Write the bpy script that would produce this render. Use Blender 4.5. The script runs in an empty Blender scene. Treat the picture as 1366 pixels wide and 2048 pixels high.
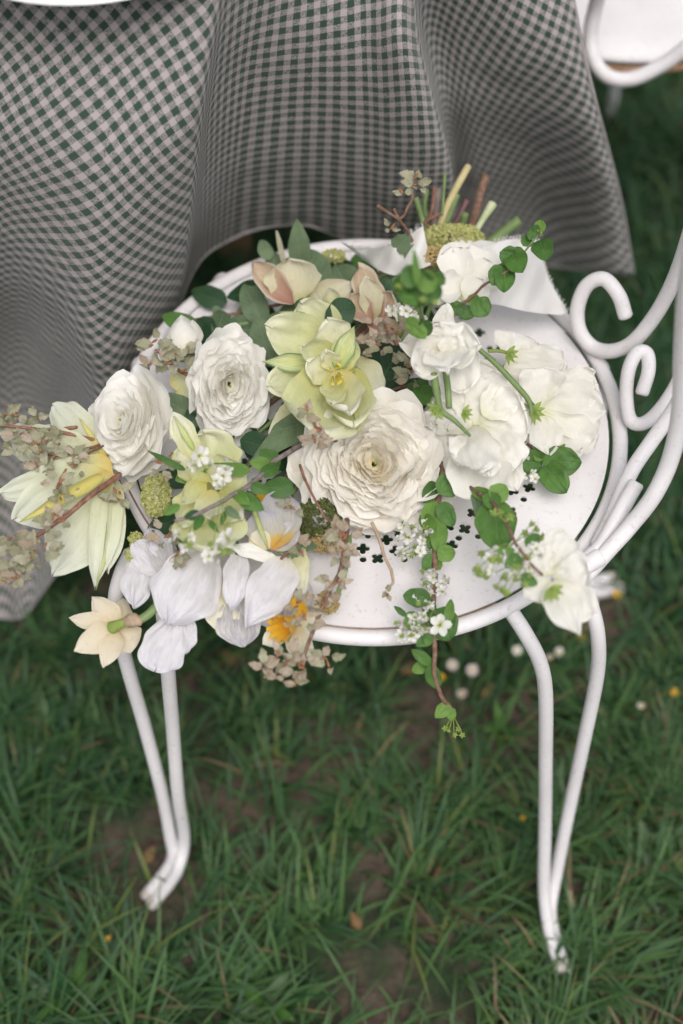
import bpy, math, random
import numpy as np
from math import sin, cos, pi, radians, sqrt
from mathutils import Vector, Matrix, noise as mnoise

random.seed(7)
rng = np.random.default_rng(11)
scene = bpy.context.scene

# ------------------------------------------------------------------ camera
CAM = Vector((-.024, -.714, 1.355))
PITCH = radians(55.2)
cam_d = bpy.data.cameras.new('camera')
cam = bpy.data.objects.new('camera', cam_d)
scene.collection.objects.link(cam)
cam.location = CAM
cam.rotation_euler = (pi / 2 - PITCH, 0, 0)
cam_d.sensor_fit = 'VERTICAL'
cam_d.sensor_height = 36
cam_d.lens = 50
cam_d.clip_start = .05
cam_d.clip_end = 400
cam_d.dof.use_dof = True
cam_d.dof.focus_distance = 1.07
cam_d.dof.aperture_fstop = 2.7
scene.camera = cam

# ------------------------------------------------------------------ light
world = bpy.data.worlds.new('World')
scene.world = world
world.use_nodes = True
wn = world.node_tree
SUN_EL, SUN_AZ = radians(63), radians(168)       # azimuth measured from +y towards +x
sky = wn.nodes.new('ShaderNodeTexSky')
sky.sky_type = 'NISHITA'
sky.sun_disc = False
sky.sun_elevation = SUN_EL
sky.sun_rotation = SUN_AZ
sky.dust_density = 4
hs = wn.nodes.new('ShaderNodeHueSaturation')
hs.inputs['Saturation'].default_value = .32
wn.links.new(sky.outputs[0], hs.inputs['Color'])
bg = wn.nodes['Background']
wn.links.new(hs.outputs[0], bg.inputs['Color'])
bg.inputs['Strength'].default_value = .15
sun_d = bpy.data.lights.new('sun', 'SUN')
sun_d.energy = 1.45
sun_d.angle = radians(30)
sun_d.color = (1, .95, .92)
sun = bpy.data.objects.new('sun', sun_d)
scene.collection.objects.link(sun)
sun_dir = Vector((sin(SUN_AZ) * cos(SUN_EL), cos(SUN_AZ) * cos(SUN_EL), sin(SUN_EL)))
sun.rotation_euler = sun_dir.to_track_quat('Z', 'Y').to_euler()
scene.view_settings.view_transform = 'Standard'
scene.view_settings.look = 'None'
scene.view_settings.gamma = 1
scene.view_settings.exposure = .05
scene.cycles.diffuse_bounces = 10
scene.cycles.max_bounces = 14

# ------------------------------------------------------------------ measuring helpers
FPX = 50 / 36 * 2048
SEAT = .46


def ray(px, py):
    x = (px - 683) / FPX
    y = -(py - 1024) / FPX
    return Vector((x, cos(PITCH) + y * sin(PITCH), -sin(PITCH) + y * cos(PITCH)))


def at(px, py, z):
    r = ray(px, py)
    return CAM + r * ((z - CAM.z) / r.z)


def atY(px, py, Y):
    r = ray(px, py)
    return CAM + r * ((Y - CAM.y) / r.y)


def H(px, py, h=0.):
    """a point h centimetres above the seat"""
    return at(px, py, SEAT + h / 100)


def wpx(P, w):
    """size in metres of w photo pixels at point P"""
    d = P - CAM
    dep = d.y * cos(PITCH) - d.z * sin(PITCH)
    return w * dep / FPX


# ------------------------------------------------------------------ objects
WLOC = {}


def empty(name, loc=(0, 0, 0), parent=None):
    o = bpy.data.objects.new(name, None)
    o.empty_display_size = .02
    scene.collection.objects.link(o)
    loc = Vector(loc)
    if parent is not None:
        o.parent = parent
        o.location = loc - WLOC[parent.name]
    else:
        o.location = loc
    WLOC[o.name] = loc
    return o


def tag(o, label=None, cat=None, group=None, kind=None):
    if label: o['label'] = label
    if cat: o['category'] = cat
    if group: o['group'] = group
    if kind: o['kind'] = kind
    return o


class MB:
    def __init__(s):
        s.v, s.f, s.uv, s.n = [], [], [], 0

    def add(s, verts, faces, uvs=None):
        verts = [tuple(v) for v in verts]
        s.v += verts
        s.f += [tuple(i + s.n for i in f) for f in faces]
        s.uv += list(uvs) if uvs is not None else [(0., 0.)] * len(verts)
        s.n += len(verts)
        return s


def build(name, mb, mat, parent=None, smooth=True, subsurf=0):
    V = np.array(mb.v, dtype=np.float64)
    c = (V.min(0) + V.max(0)) / 2
    me = bpy.data.meshes.new(name)
    me.from_pydata([tuple(v) for v in V - c], [], mb.f)
    uvl = me.uv_layers.new(name='UVMap')
    li = np.empty(len(me.loops), dtype=np.int32)
    me.loops.foreach_get('vertex_index', li)
    UV = np.array(mb.uv, dtype=np.float32)[li]
    uvl.data.foreach_set('uv', UV.ravel())
    if smooth:
        me.polygons.foreach_set('use_smooth', [True] * len(me.polygons))
    if mat: me.materials.append(mat)
    o = bpy.data.objects.new(name, me)
    scene.collection.objects.link(o)
    cw = Vector(c)
    if parent is not None:
        o.parent = parent
        o.location = cw - WLOC[parent.name]
    else:
        o.location = cw
    WLOC[o.name] = cw
    if subsurf:
        m = o.modifiers.new('s', 'SUBSURF'); m.levels = m.render_levels = subsurf
    return o


def place(name, me, M, parent):
    """an object that shares mesh data, placed by a world matrix (parents are unrotated)"""
    o = bpy.data.objects.new(name, me)
    scene.collection.objects.link(o)
    o.parent = parent
    o.matrix_local = Matrix.Translation(-WLOC[parent.name]) @ M
    WLOC[o.name] = M.translation.copy()
    return o


# ------------------------------------------------------------------ shapes
def catmull(P, n=8, closed=False):
    P = [Vector(p) for p in P]
    out = []
    m = len(P)
    segs = m if closed else m - 1
    for i in range(segs):
        if closed:
            a, b, c, d = P[(i - 1) % m], P[i], P[(i + 1) % m], P[(i + 2) % m]
        else:
            a = P[i - 1] if i else P[0] * 2 - P[1]
            b, c = P[i], P[i + 1]
            d = P[i + 2] if i + 2 < m else P[-1] * 2 - P[-2]
        for k in range(n):
            t = k / n
            out.append(.5 * ((2 * b) + (c - a) * t + (2 * a - 5 * b + 4 * c - d) * t * t + (3 * b - a - 3 * c + d) * t ** 3))
    if not closed: out.append(P[-1].copy())
    return out


def tube(mb, P, r, seg=10, n=8, closed=False, cap=True, bump=0., smooth=True):
    pts = catmull(P, n, closed) if smooth else [Vector(p) for p in P]
    N = len(pts)
    if not hasattr(r, '__len__'):
        R = [r] * N
    else:
        R = [np.interp(i / (N - 1), np.linspace(0, 1, len(r)), r) for i in range(N)]
    T = []
    for i in range(N):
        a = pts[(i - 1) % N] if (closed or i) else pts[0]
        b = pts[(i + 1) % N] if (closed or i < N - 1) else pts[-1]
        T.append((b - a).normalized())
    nrm = T[0].orthogonal().normalized()
    verts, faces, uvs = [], [], []
    L = 0
    for i in range(N):
        nrm = (nrm - T[i] * nrm.dot(T[i])).normalized()
        bn = T[i].cross(nrm)
        if i: L += (pts[i] - pts[i - 1]).length
        for k in range(seg):
            a = 2 * pi * k / seg
            rr = R[i] * (1 + (random.uniform(-bump, bump) if bump else 0))
            verts.append(pts[i] + (nrm * cos(a) + bn * sin(a)) * rr)
            uvs.append((k / seg, L * 10))
    for i in range(N if closed else N - 1):
        j = (i + 1) % N
        for k in range(seg):
            k2 = (k + 1) % seg
            faces.append((i * seg + k, i * seg + k2, j * seg + k2, j * seg + k))
    if not closed and cap:
        # rounded cut ends
        for end, i in ((0, 0), (1, N - 1)):
            d = -T[0] if end == 0 else T[-1]
            base = len(verts)
            for k in range(seg):
                c0 = pts[i]
                verts.append(c0 + (Vector(verts[i * seg + k]) - c0) * .75 + d * R[i] * .3)
                uvs.append((k / seg, L * 10))
            ring = list(range(base, base + seg))
            for k in range(seg):
                k2 = (k + 1) % seg
                q = (i * seg + k, i * seg + k2, ring[k2], ring[k])
                faces.append(q if end else q[::-1])
            faces.append(tuple(ring) if end else tuple(ring[::-1]))
    mb.add(verts, faces, uvs)
    return mb


PROF = {  # (a, b, base)
    'round': (.62, .42, .10), 'oval': (.75, .62, .08), 'tip': (.75, .95, .10), 'lance': (.55, 1.0, .25),
    'spoon': (1.25, .40, .12), 'fan': (1.0, .28, .12), 'leaf': (.55, .80, .04), 'ovate': (.50, .62, .03), 'heart': (.34, .75, .0), 'strap': (.30, .35, .35)}


def e_(s): return abs(s) ** 3


def petal_grid(L, W, prof='round', bend=0., cup=.2, ruf=0., fold=0., ser=0., nu=9, nv=11, twist=0., notch=0., seed=None, crk=0.):
    """a thin petal or leaf: local frame base at 0, length on +y, face on +z; returns verts, faces, uvs"""
    rd = random.Random(seed if seed is not None else random.random())
    if crk: nu, nv = max(nu, 19), max(nv, 22)
    o1 = Vector((rd.uniform(0, 50), rd.uniform(0, 50), 0))
    a, b, bs = PROF[prof]
    tm = a / (a + b)
    mx = (tm ** a) * ((1 - tm) ** b)
    ph = [rd.uniform(0, 6.28) for _ in range(6)]
    fr = [rd.uniform(2.2, 3.6), rd.uniform(4.5, 7), rd.uniform(1.5, 3)]
    verts, faces, uvs = [], [], []
    y = z = 0.
    ang = -bend * .5
    prev = 0
    for j in range(nv):
        t = j / (nv - 1)
        if prof in ('round', 'fan', 'spoon', 'strap', 'oval'):
            t = 1 - (1 - t) ** 1.5 if t > 0 else 0
        dt = t - prev
        prev = t
        ang = -bend * .5 + bend * t
        y += cos(ang) * dt * L
        z += sin(ang) * dt * L
        w = ((max(t, 1e-4) ** a) * (max(1 - t, 1e-5) ** b) / mx) * (1 - bs) + bs * (1 - t) ** .8
        w *= W / 2
        if ser: w *= 1 + ser * (((j % 2) * 2 - 1) if t > .1 else 0) * (1 if j < nv - 1 else 0)
        if j == nv - 1: w = W * .015
        for i in range(nu):
            s = -1 + 2 * i / (nu - 1)
            x = s * w * (1 + (.025 + ruf * .45) * sin(fr[1] * t * 2.2 + ph[4] * (1 if s > 0 else -1)) + ruf * .25 * sin(21 * t + ph[5]) * e_(s))
            e = abs(s)
            zz = cup * W * .5 * (s * s) * (w / (W / 2)) + fold * w * e
            zz += ruf * W * (.5 * sin(fr[0] * s + ph[0] + 2 * t) * t + .5 * e ** 2 * sin(fr[1] * t * 2.3 + ph[1] * (1 if s > 0 else 2)) * (t ** .5) + .35 * t ** 3 * sin(fr[1] * s * 1.5 + ph[2]))
            if crk: zz += crk * W * (mnoise.noise(Vector((s * 2.6, t * 3.2, 0)) + o1) + .55 * mnoise.noise(Vector((s * 6.5, t * 7, 3)) + o1)) * min(1, t * 3)
            yy = y - notch * L * (1 - e) * max(0, t - .8) * 5 * (1 if t > .8 else 0)
            yy += ruf * L * (.35 * sin(5 * s + ph[3]) + .2 * sin(11 * s + ph[5])) * t ** 4
            if twist:
                c_, s_ = cos(twist * t), sin(twist * t)
                x, zz = x * c_ - zz * s_, x * s_ + zz * c_
            verts.append(Vector((x, yy - sin(ang) * zz, z + cos(ang) * zz)))
            uvs.append(((s + 1) / 2, t))
    for j in range(nv - 1):
        for i in range(nu - 1):
            q = j * nu + i
            faces.append((q, q + 1, q + 1 + nu, q + nu))
    # chord onto +y
    tip = verts[(nv - 1) * nu + nu // 2].copy()
    ch = Vector((0, tip.y, tip.z))
    if ch.length > 1e-6:
        rot = Matrix.Rotation(-math.atan2(ch.z, ch.y), 3, 'X')
        k = L / ch.length
        verts = [rot @ v * 1. for v in verts]
        verts = [Vector((v.x, v.y * k, v.z)) for v in verts]
    return verts, faces, uvs


def frame(B, T, N):
    Y = (T - B).normalized()
    Z = (N - Y * N.dot(Y))
    if Z.length < 1e-5: Z = Y.orthogonal()
    Z.normalize()
    X = Y.cross(Z)
    return Matrix((X, Y, Z)).transposed()


def to_cam(P): return (CAM - P).normalized()


def petal_pts(mb, B, T, W, N=None, **kw):
    L = (T - B).length
    if N is None: N = to_cam(B)
    v, f, uv = petal_grid(L, W, **kw)
    R = frame(B, T, N)
    mb.add([B + R @ p for p in v], f, uv)
    return mb


def petal(name, parent, mat, b, t, w, n=(0, 0, 0), **kw):
    """b, t: (px, py, height in cm above the seat); w: width in photo pixels"""
    B, T = H(*b), H(*t)
    N = to_cam(B) + Vector(n)
    mb = petal_pts(MB(), B, T, wpx((B + T) / 2, w), N, **kw)
    return build(name, mb, mat, parent)


# ------------------------------------------------------------------ materials
def new_mat(name):
    m = bpy.data.materials.new(name)
    m.use_nodes = True
    nt = m.node_tree
    p = nt.nodes['Principled BSDF']
    return m, nt, p


def N_(nt, t, **kw):
    n = nt.nodes.new(t)
    for k, v in kw.items(): setattr(n, k, v)
    return n


def mix_col(nt, a, b, fac, mode='MIX'):
    n = nt.nodes.new('ShaderNodeMix')
    n.data_type = 'RGBA'; n.blend_type = mode
    for sock, val in ((n.inputs[6], a), (n.inputs[7], b), (n.inputs[0], fac)):
        if hasattr(val, 'links') or isinstance(val, bpy.types.NodeSocket): nt.links.new(val, sock)
        elif isinstance(val, (int, float)): sock.default_value = val
        else: sock.default_value = (*val, 1) if len(val) == 3 else val
    return n.outputs[2]


def math_(nt, op, a, b=None, c=None, clamp=False):
    n = nt.nodes.new('ShaderNodeMath'); n.operation = op; n.use_clamp = clamp
    for i, v in enumerate((a, b, c)):
        if v is None: continue
        if isinstance(v, bpy.types.NodeSocket): nt.links.new(v, n.inputs[i])
        else: n.inputs[i].default_value = v
    return n.outputs[0]


def ramp(nt, fac, stops):
    n = nt.nodes.new('ShaderNodeValToRGB')
    nt.links.new(fac, n.inputs[0])
    cr = n.color_ramp
    while len(cr.elements) < len(stops): cr.elements.new(.5)
    for e, (p, c) in zip(cr.elements, stops):
        e.position = p; e.color = (*c, 1)
    return n.outputs[0]


def noise(nt, scale, vec=None, detail=3, rough=.55):
    n = nt.nodes.new('ShaderNodeTexNoise')
    n.inputs['Scale'].default_value = scale
    n.inputs['Detail'].default_value = detail
    n.inputs['Roughness'].default_value = rough
    if vec is not None: nt.links.new(vec, n.inputs['Vector'])
    return n.outputs['Fac']


def bump(nt, p, h, strength=.3, dist=.001):
    b = nt.nodes.new('ShaderNodeBump')
    b.inputs['Strength'].default_value = strength
    b.inputs['Distance'].default_value = dist
    nt.links.new(h, b.inputs['Height'])
    nt.links.new(b.outputs[0], p.inputs['Normal'])
    return b


def translucent(nt, p, col, amt, bumpn=None):
    tr = nt.nodes.new('ShaderNodeBsdfTranslucent')
    if isinstance(col, bpy.types.NodeSocket): nt.links.new(col, tr.inputs['Color'])
    else: tr.inputs['Color'].default_value = (*col, 1)
    mx = nt.nodes.new('ShaderNodeMixShader')
    mx.inputs[0].default_value = amt
    nt.links.new(p.outputs[0], mx.inputs[1]); nt.links.new(tr.outputs[0], mx.inputs[2])
    nt.links.new(mx.outputs[0], nt.nodes['Material Output'].inputs['Surface'])


def petal_mat(name, stops, vein=.25, stripe=None, stripe_w=.12, edge=None, trans=.3, rough=.55, mott=.06, vcol=None, vscale=60):
    """stops: colour along the petal; stripe: colour of a flame up the middle; edge: colour at the margins"""
    m, nt, p = new_mat(name)
    uv = N_(nt, 'ShaderNodeUVMap')
    sp = N_(nt, 'ShaderNodeSeparateXYZ'); nt.links.new(uv.outputs[0], sp.inputs[0])
    u, v = sp.outputs[0], sp.outputs[1]
    tc = N_(nt, 'ShaderNodeTexCoord')
    obj = tc.outputs['Object']
    nz = noise(nt, 90, obj, 3)
    vj = math_(nt, 'ADD', v, math_(nt, 'MULTIPLY', math_(nt, 'SUBTRACT', nz, .5), .18))
    col = ramp(nt, vj, stops)
    # veins: noise stretched along the petal
    mp = N_(nt, 'ShaderNodeMapping'); nt.links.new(uv.outputs[0], mp.inputs[0])
    mp.inputs['Scale'].default_value = (vscale * .5, 2.2, 1)
    vn = noise(nt, 1.0, mp.outputs[0], 2)
    vein_f = math_(nt, 'MULTIPLY', math_(nt, 'SUBTRACT', 1.0, math_(nt, 'ABSOLUTE', math_(nt, 'MULTIPLY', math_(nt, 'SUBTRACT', vn, .5), 9), clamp=False), clamp=True), vein)
    c2 = mix_col(nt, col, vcol or tuple(x * .72 for x in stops[0][1]), vein_f)
    d = math_(nt, 'ABSOLUTE', math_(nt, 'SUBTRACT', u, .5))
    dj = math_(nt, 'ADD', d, math_(nt, 'MULTIPLY', math_(nt, 'SUBTRACT', vn, .5), .16))
    if stripe:
        f = math_(nt, 'SUBTRACT', 1.0, math_(nt, 'DIVIDE', dj, stripe_w), clamp=True)
        c2 = mix_col(nt, c2, stripe, math_(nt, 'MULTIPLY', f, 1.3, clamp=True))
    if edge:
        f = math_(nt, 'MULTIPLY', math_(nt, 'SUBTRACT', dj, .36, clamp=True), 8, clamp=True)
        c2 = mix_col(nt, c2, edge, f)
    mo = noise(nt, 260, obj, 3)
    c3 = mix_col(nt, c2, (.35, .32, .26), math_(nt, 'MULTIPLY', math_(nt, 'SUBTRACT', mo, .55, clamp=True), mott * 12, clamp=True), 'MULTIPLY')
    nt.links.new(c3, p.inputs['Base Color'])
    p.inputs['Roughness'].default_value = rough
    p.inputs['Specular IOR Level'].default_value = .25
    p.inputs['Sheen Weight'].default_value = .15
    hgt = math_(nt, 'ADD', vn, math_(nt, 'MULTIPLY', nz, .8))
    bump(nt, p, hgt, .35, .0008)
    translucent(nt, p, c3, trans)
    return m


def simple_mat(name, c1, c2, scale=80, rough=.6, bmp=.3, trans=0., spec=.3, c3=None):
    m, nt, p = new_mat(name)
    tc = N_(nt, 'ShaderNodeTexCoord')
    nz = noise(nt, scale, tc.outputs['Object'], 4, .6)
    stops = [(.3, c1), (.7, c2)] if c3 is None else [(.3, c1), (.55, c2), (.75, c3)]
    col = ramp(nt, nz, stops)
    nt.links.new(col, p.inputs['Base Color'])
    p.inputs['Roughness'].default_value = rough
    p.inputs['Specular IOR Level'].default_value = spec
    bump(nt, p, noise(nt, scale * 3, tc.outputs['Object'], 3), bmp, .0006)
    if trans: translucent(nt, p, col, trans)
    return m


def leaf_mat(name, c1, c2, vein=(.2, .28, .12), rough=.5, trans=.2, rim=None):
    m, nt, p = new_mat(name)
    uv = N_(nt, 'ShaderNodeUVMap')
    sp = N_(nt, 'ShaderNodeSeparateXYZ'); nt.links.new(uv.outputs[0], sp.inputs[0])
    u, v = sp.outputs[0], sp.outputs[1]
    tc = N_(nt, 'ShaderNodeTexCoord')
    nz = noise(nt, 70, tc.outputs['Object'], 4)
    oi = N_(nt, 'ShaderNodeObjectInfo')
    nzz = math_(nt, 'ADD', nz, math_(nt, 'MULTIPLY', math_(nt, 'SUBTRACT', oi.outputs['Random'], .5), .35))
    col = ramp(nt, nzz, [(.3, c1), (.7, c2)])
    d = math_(nt, 'ABSOLUTE', math_(nt, 'SUBTRACT', u, .5))
    # side veins run forward from the midrib
    w = math_(nt, 'SINE', math_(nt, 'MULTIPLY', math_(nt, 'SUBTRACT', v, math_(nt, 'MULTIPLY', d, .55)), 46))
    sv = math_(nt, 'MULTIPLY', math_(nt, 'SUBTRACT', w, .82, clamp=True), 2.2, clamp=True)
    mid = math_(nt, 'SUBTRACT', 1.0, math_(nt, 'DIVIDE', d, .035), clamp=True)
    col = mix_col(nt, col, vein, math_(nt, 'MAXIMUM', sv, mid))
    if rim:
        col = mix_col(nt, col, rim, math_(nt, 'MULTIPLY', math_(nt, 'SUBTRACT', d, .42, clamp=True), 9, clamp=True))
    nt.links.new(col, p.inputs['Base Color'])
    p.inputs['Roughness'].default_value = rough
    p.inputs['Specular IOR Level'].default_value = .35
    h = math_(nt, 'SUBTRACT', math_(nt, 'MULTIPLY', nz, .6), math_(nt, 'MAXIMUM', sv, mid))
    bump(nt, p, h, .5, .0007)
    translucent(nt, p, col, trans)
    return m


M = {}
M['ranunculus'] = petal_mat('ranunculus petal', [(0, (.80, .70, .42)), (.3, (.88, .82, .66)), (.6, (.91, .88, .80)), (1, (.93, .91, .87))], vein=.12, trans=.24, mott=.02, vcol=(.74, .68, .52))
M['peony'] = petal_mat('white petal', [(0, (.80, .77, .60)), (.35, (.89, .87, .80)), (1, (.92, .91, .88))], vein=.10, trans=.24, mott=.02, vcol=(.76, .73, .66))
M['lime'] = petal_mat('lime tulip petal', [(0, (.66, .58, .16)), (.3, (.70, .70, .32)), (.7, (.74, .76, .46)), (1, (.80, .80, .62))], vein=.3, trans=.3, vcol=(.60, .62, .30))
M['lime_pale'] = petal_mat('pale tulip petal', [(0, (.74, .64, .22)), (.3, (.76, .74, .42)), (1, (.84, .83, .70))], vein=.3, trans=.3, vcol=(.64, .66, .42))
M['flame'] = petal_mat('green flamed petal', [(0, (.42, .50, .16)), (.5, (.70, .72, .36)), (1, (.66, .68, .46))], vein=.5, stripe=(.62, .64, .26), edge=(.16, .26, .11), trans=.25, vcol=(.30, .42, .16))
M['lily'] = petal_mat('cream lily petal', [(0, (.70, .46, .06)), (.10, (.74, .66, .26)), (.30, (.73, .74, .52)), (1, (.80, .82, .72))], vein=.35, trans=.3, vcol=(.62, .64, .42))
M['lily_yellow'] = petal_mat('yellow keeled petal', [(0, (.62, .50, .14)), (.5, (.72, .64, .20)), (1, (.76, .68, .26))], vein=.5, edge=(.40, .46, .18), trans=.2, vcol=(.5, .5, .16))
M['lilac'] = petal_mat('lilac white petal', [(0, (.72, .68, .48)), (.16, (.78, .76, .74)), (1, (.80, .785, .82))], vein=.32, trans=.3, vcol=(.56, .54, .64), vscale=44)
M['lilac_vein'] = petal_mat('veined grey white petal', [(0, (.70, .62, .26)), (.2, (.66, .64, .56)), (1, (.70, .69, .70))], vein=.75, trans=.3, vcol=(.40, .38, .46), vscale=50)
M['iris_eye'] = petal_mat('yellow eyed iris petal', [(0, (.80, .42, .02)), (.25, (.78, .52, .06)), (.38, (.62, .60, .46)), (1, (.62, .61, .70))], vein=.5, trans=.3, vcol=(.44, .42, .46))
M['peach'] = petal_mat('peach daffodil petal', [(0, (.78, .62, .32)), (.3, (.84, .74, .54)), (1, (.86, .80, .66))], vein=.3, trans=.3, vcol=(.74, .60, .40))
M['yellow'] = petal_mat('yellow trumpet', [(0, (.80, .40, .02)), (.6, (.86, .54, .04)), (1, (.88, .62, .10))], vein=.5, trans=.25, vcol=(.74, .34, .01))
M['cream'] = petal_mat('cream petal', [(0, (.80, .66, .34)), (.4, (.82, .78, .58)), (1, (.84, .82, .70))], vein=.25, trans=.3, vcol=(.70, .66, .46))
M['hellebore'] = petal_mat('cream hellebore petal', [(0, (.44, .44, .16)), (.25, (.68, .66, .42)), (1, (.76, .72, .56))], vein=.35, trans=.25, vcol=(.60, .50, .36))
M['hellebore_pink'] = petal_mat('pink hellebore petal', [(0, (.34, .15, .10)), (.3, (.46, .28, .20)), (.7, (.58, .48, .32)), (1, (.64, .54, .38))], vein=.6, trans=.25, vcol=(.36, .18, .14), edge=(.66, .58, .46))
M['sweet_pea'] = petal_mat('sweet pea petal', [(0, (.76, .77, .52)), (.25, (.86, .84, .75)), (1, (.91, .89, .84))], vein=.14, trans=.34, mott=.02, vcol=(.74, .71, .60))
M['leaf_green'] = leaf_mat('fresh green leaf', (.045, .12, .022), (.085, .20, .035), vein=(.12, .22, .06), rim=(.10, .12, .04))
M['leaf_bright'] = leaf_mat('bright green leaf', (.09, .20, .03), (.15, .28, .05), vein=(.2, .3, .08))
M['leaf_dark'] = leaf_mat('dark green leaf', (.018, .055, .022), (.035, .09, .035), vein=(.06, .12, .05))
M['leaf_grey'] = leaf_mat('grey green leaf', (.10, .16, .085), (.17, .24, .13), vein=(.22, .28, .16), rough=.6)
M['leaf_felt'] = leaf_mat('felted beige leaf', (.27, .28, .17), (.47, .46, .33), vein=(.36, .30, .19), rough=.9, rim=(.42, .30, .22))
M['leaf_felt_pink'] = leaf_mat('felted pinkish leaf', (.36, .29, .21), (.54, .47, .37), vein=(.42, .28, .18), rough=.9)
M['leaf_brown'] = leaf_mat('brown bract', (.16, .08, .05), (.32, .20, .12), vein=(.38, .22, .14), rough=.8)
M['stem_green'] = simple_mat('green stem', (.13, .20, .07), (.22, .30, .12), 60, .5, trans=.05)
M['stem_pale'] = simple_mat('pale green stem', (.34, .40, .20), (.52, .54, .34), 60, .5)
M['stem_tan'] = simple_mat('tan stem', (.40, .36, .16), (.56, .48, .26), 60, .6)
M['stem_purple'] = simple_mat('purple stem', (.10, .05, .06), (.2, .1, .1), 60, .5)
M['stem_grey'] = simple_mat('grey bark', (.16, .13, .12), (.30, .25, .23), 160, .8, .8)
M['bark'] = simple_mat('brown bark', (.10, .055, .035), (.22, .13, .09), 200, .75, .9, c3=(.30, .22, .17))
M['red_bark'] = simple_mat('red brown bark', (.13, .06, .042), (.26, .125, .085), 160, .7, .8, c3=(.36, .23, .17))
M['bud_red'] = simple_mat('red brown bud scale', (.20, .075, .035), (.38, .19, .09), 200, .6, .6)
M['floret'] = simple_mat('green floret', (.22, .25, .07), (.44, .44, .17), 300, .8, .8, c3=(.52, .46, .24))
M['floret_red'] = simple_mat('reddish floret', (.30, .20, .08), (.46, .36, .16), 300, .8, .8, c3=(.36, .12, .06))
M['floret_dark'] = simple_mat('dark mossy floret', (.05, .07, .02), (.14, .16, .05), 300, .8, .8)
M['calyx'] = simple_mat('lime calyx', (.20, .30, .06), (.34, .42, .12), 120, .55, .3, .15)
M['stamen'] = simple_mat('yellow green stamen', (.52, .50, .08), (.62, .46, .06), 120, .6)
M['papery'] = simple_mat('papery spathe', (.40, .28, .18), (.58, .45, .33), 120, .8, .6, .2)
M['blossom'] = petal_mat('white blossom', [(0, (.66, .68, .34)), (.25, (.84, .83, .78)), (1, (.88, .86, .85))], vein=.1, trans=.3, mott=.01)


def paint_mat():
    """old white paint on iron: fine orange peel, grime, small chips with rust"""
    m, nt, p = new_mat('old white paint')
    tc = N_(nt, 'ShaderNodeTexCoord'); ob = tc.outputs['Object']
    geo = N_(nt, 'ShaderNodeNewGeometry'); wp = geo.outputs['Position']
    n1 = noise(nt, 14, wp, 4)
    col = ramp(nt, n1, [(.3, (.72, .69, .69)), (.65, (.79, .765, .77))])
    n2 = noise(nt, 240, wp, 4, .7)
    col = mix_col(nt, col, (.56, .50, .44), math_(nt, 'MULTIPLY', math_(nt, 'SUBTRACT', n2, .57, clamp=True), 5, clamp=True))
    mp = N_(nt, 'ShaderNodeMapping'); nt.links.new(wp, mp.inputs[0]); mp.inputs['Scale'].default_value = (38, 150, 150)
    n3 = noise(nt, 1, mp.outputs[0], 5, .65)
    n4 = noise(nt, 9, wp, 2)
    chip = math_(nt, 'MULTIPLY', math_(nt, 'SUBTRACT', math_(nt, 'ADD', n3, math_(nt, 'MULTIPLY', n4, .35)), .905, clamp=True), 30, clamp=True)
    col = mix_col(nt, col, (.16, .13, .12), chip)
    nt.links.new(col, p.inputs['Base Color'])
    nt.links.new(math_(nt, 'ADD', .42, math_(nt, 'MULTIPLY', n1, .25)), p.inputs['Roughness'])
    p.inputs['Specular IOR Level'].default_value = .4
    h = math_(nt, 'ADD', math_(nt, 'MULTIPLY', noise(nt, 420, wp, 2), .6), math_(nt, 'MULTIPLY', chip, -1.0))
    bump(nt, p, h, .35, .0006)
    return m


M['paint'] = paint_mat()
M['rust'] = simple_mat('rusty joint', (.22, .10, .05), (.50, .34, .22), 120, .85, .8)
M['foot'] = simple_mat('dirty painted foot', (.50, .44, .38), (.72, .68, .66), 50, .7, .5)


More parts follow.
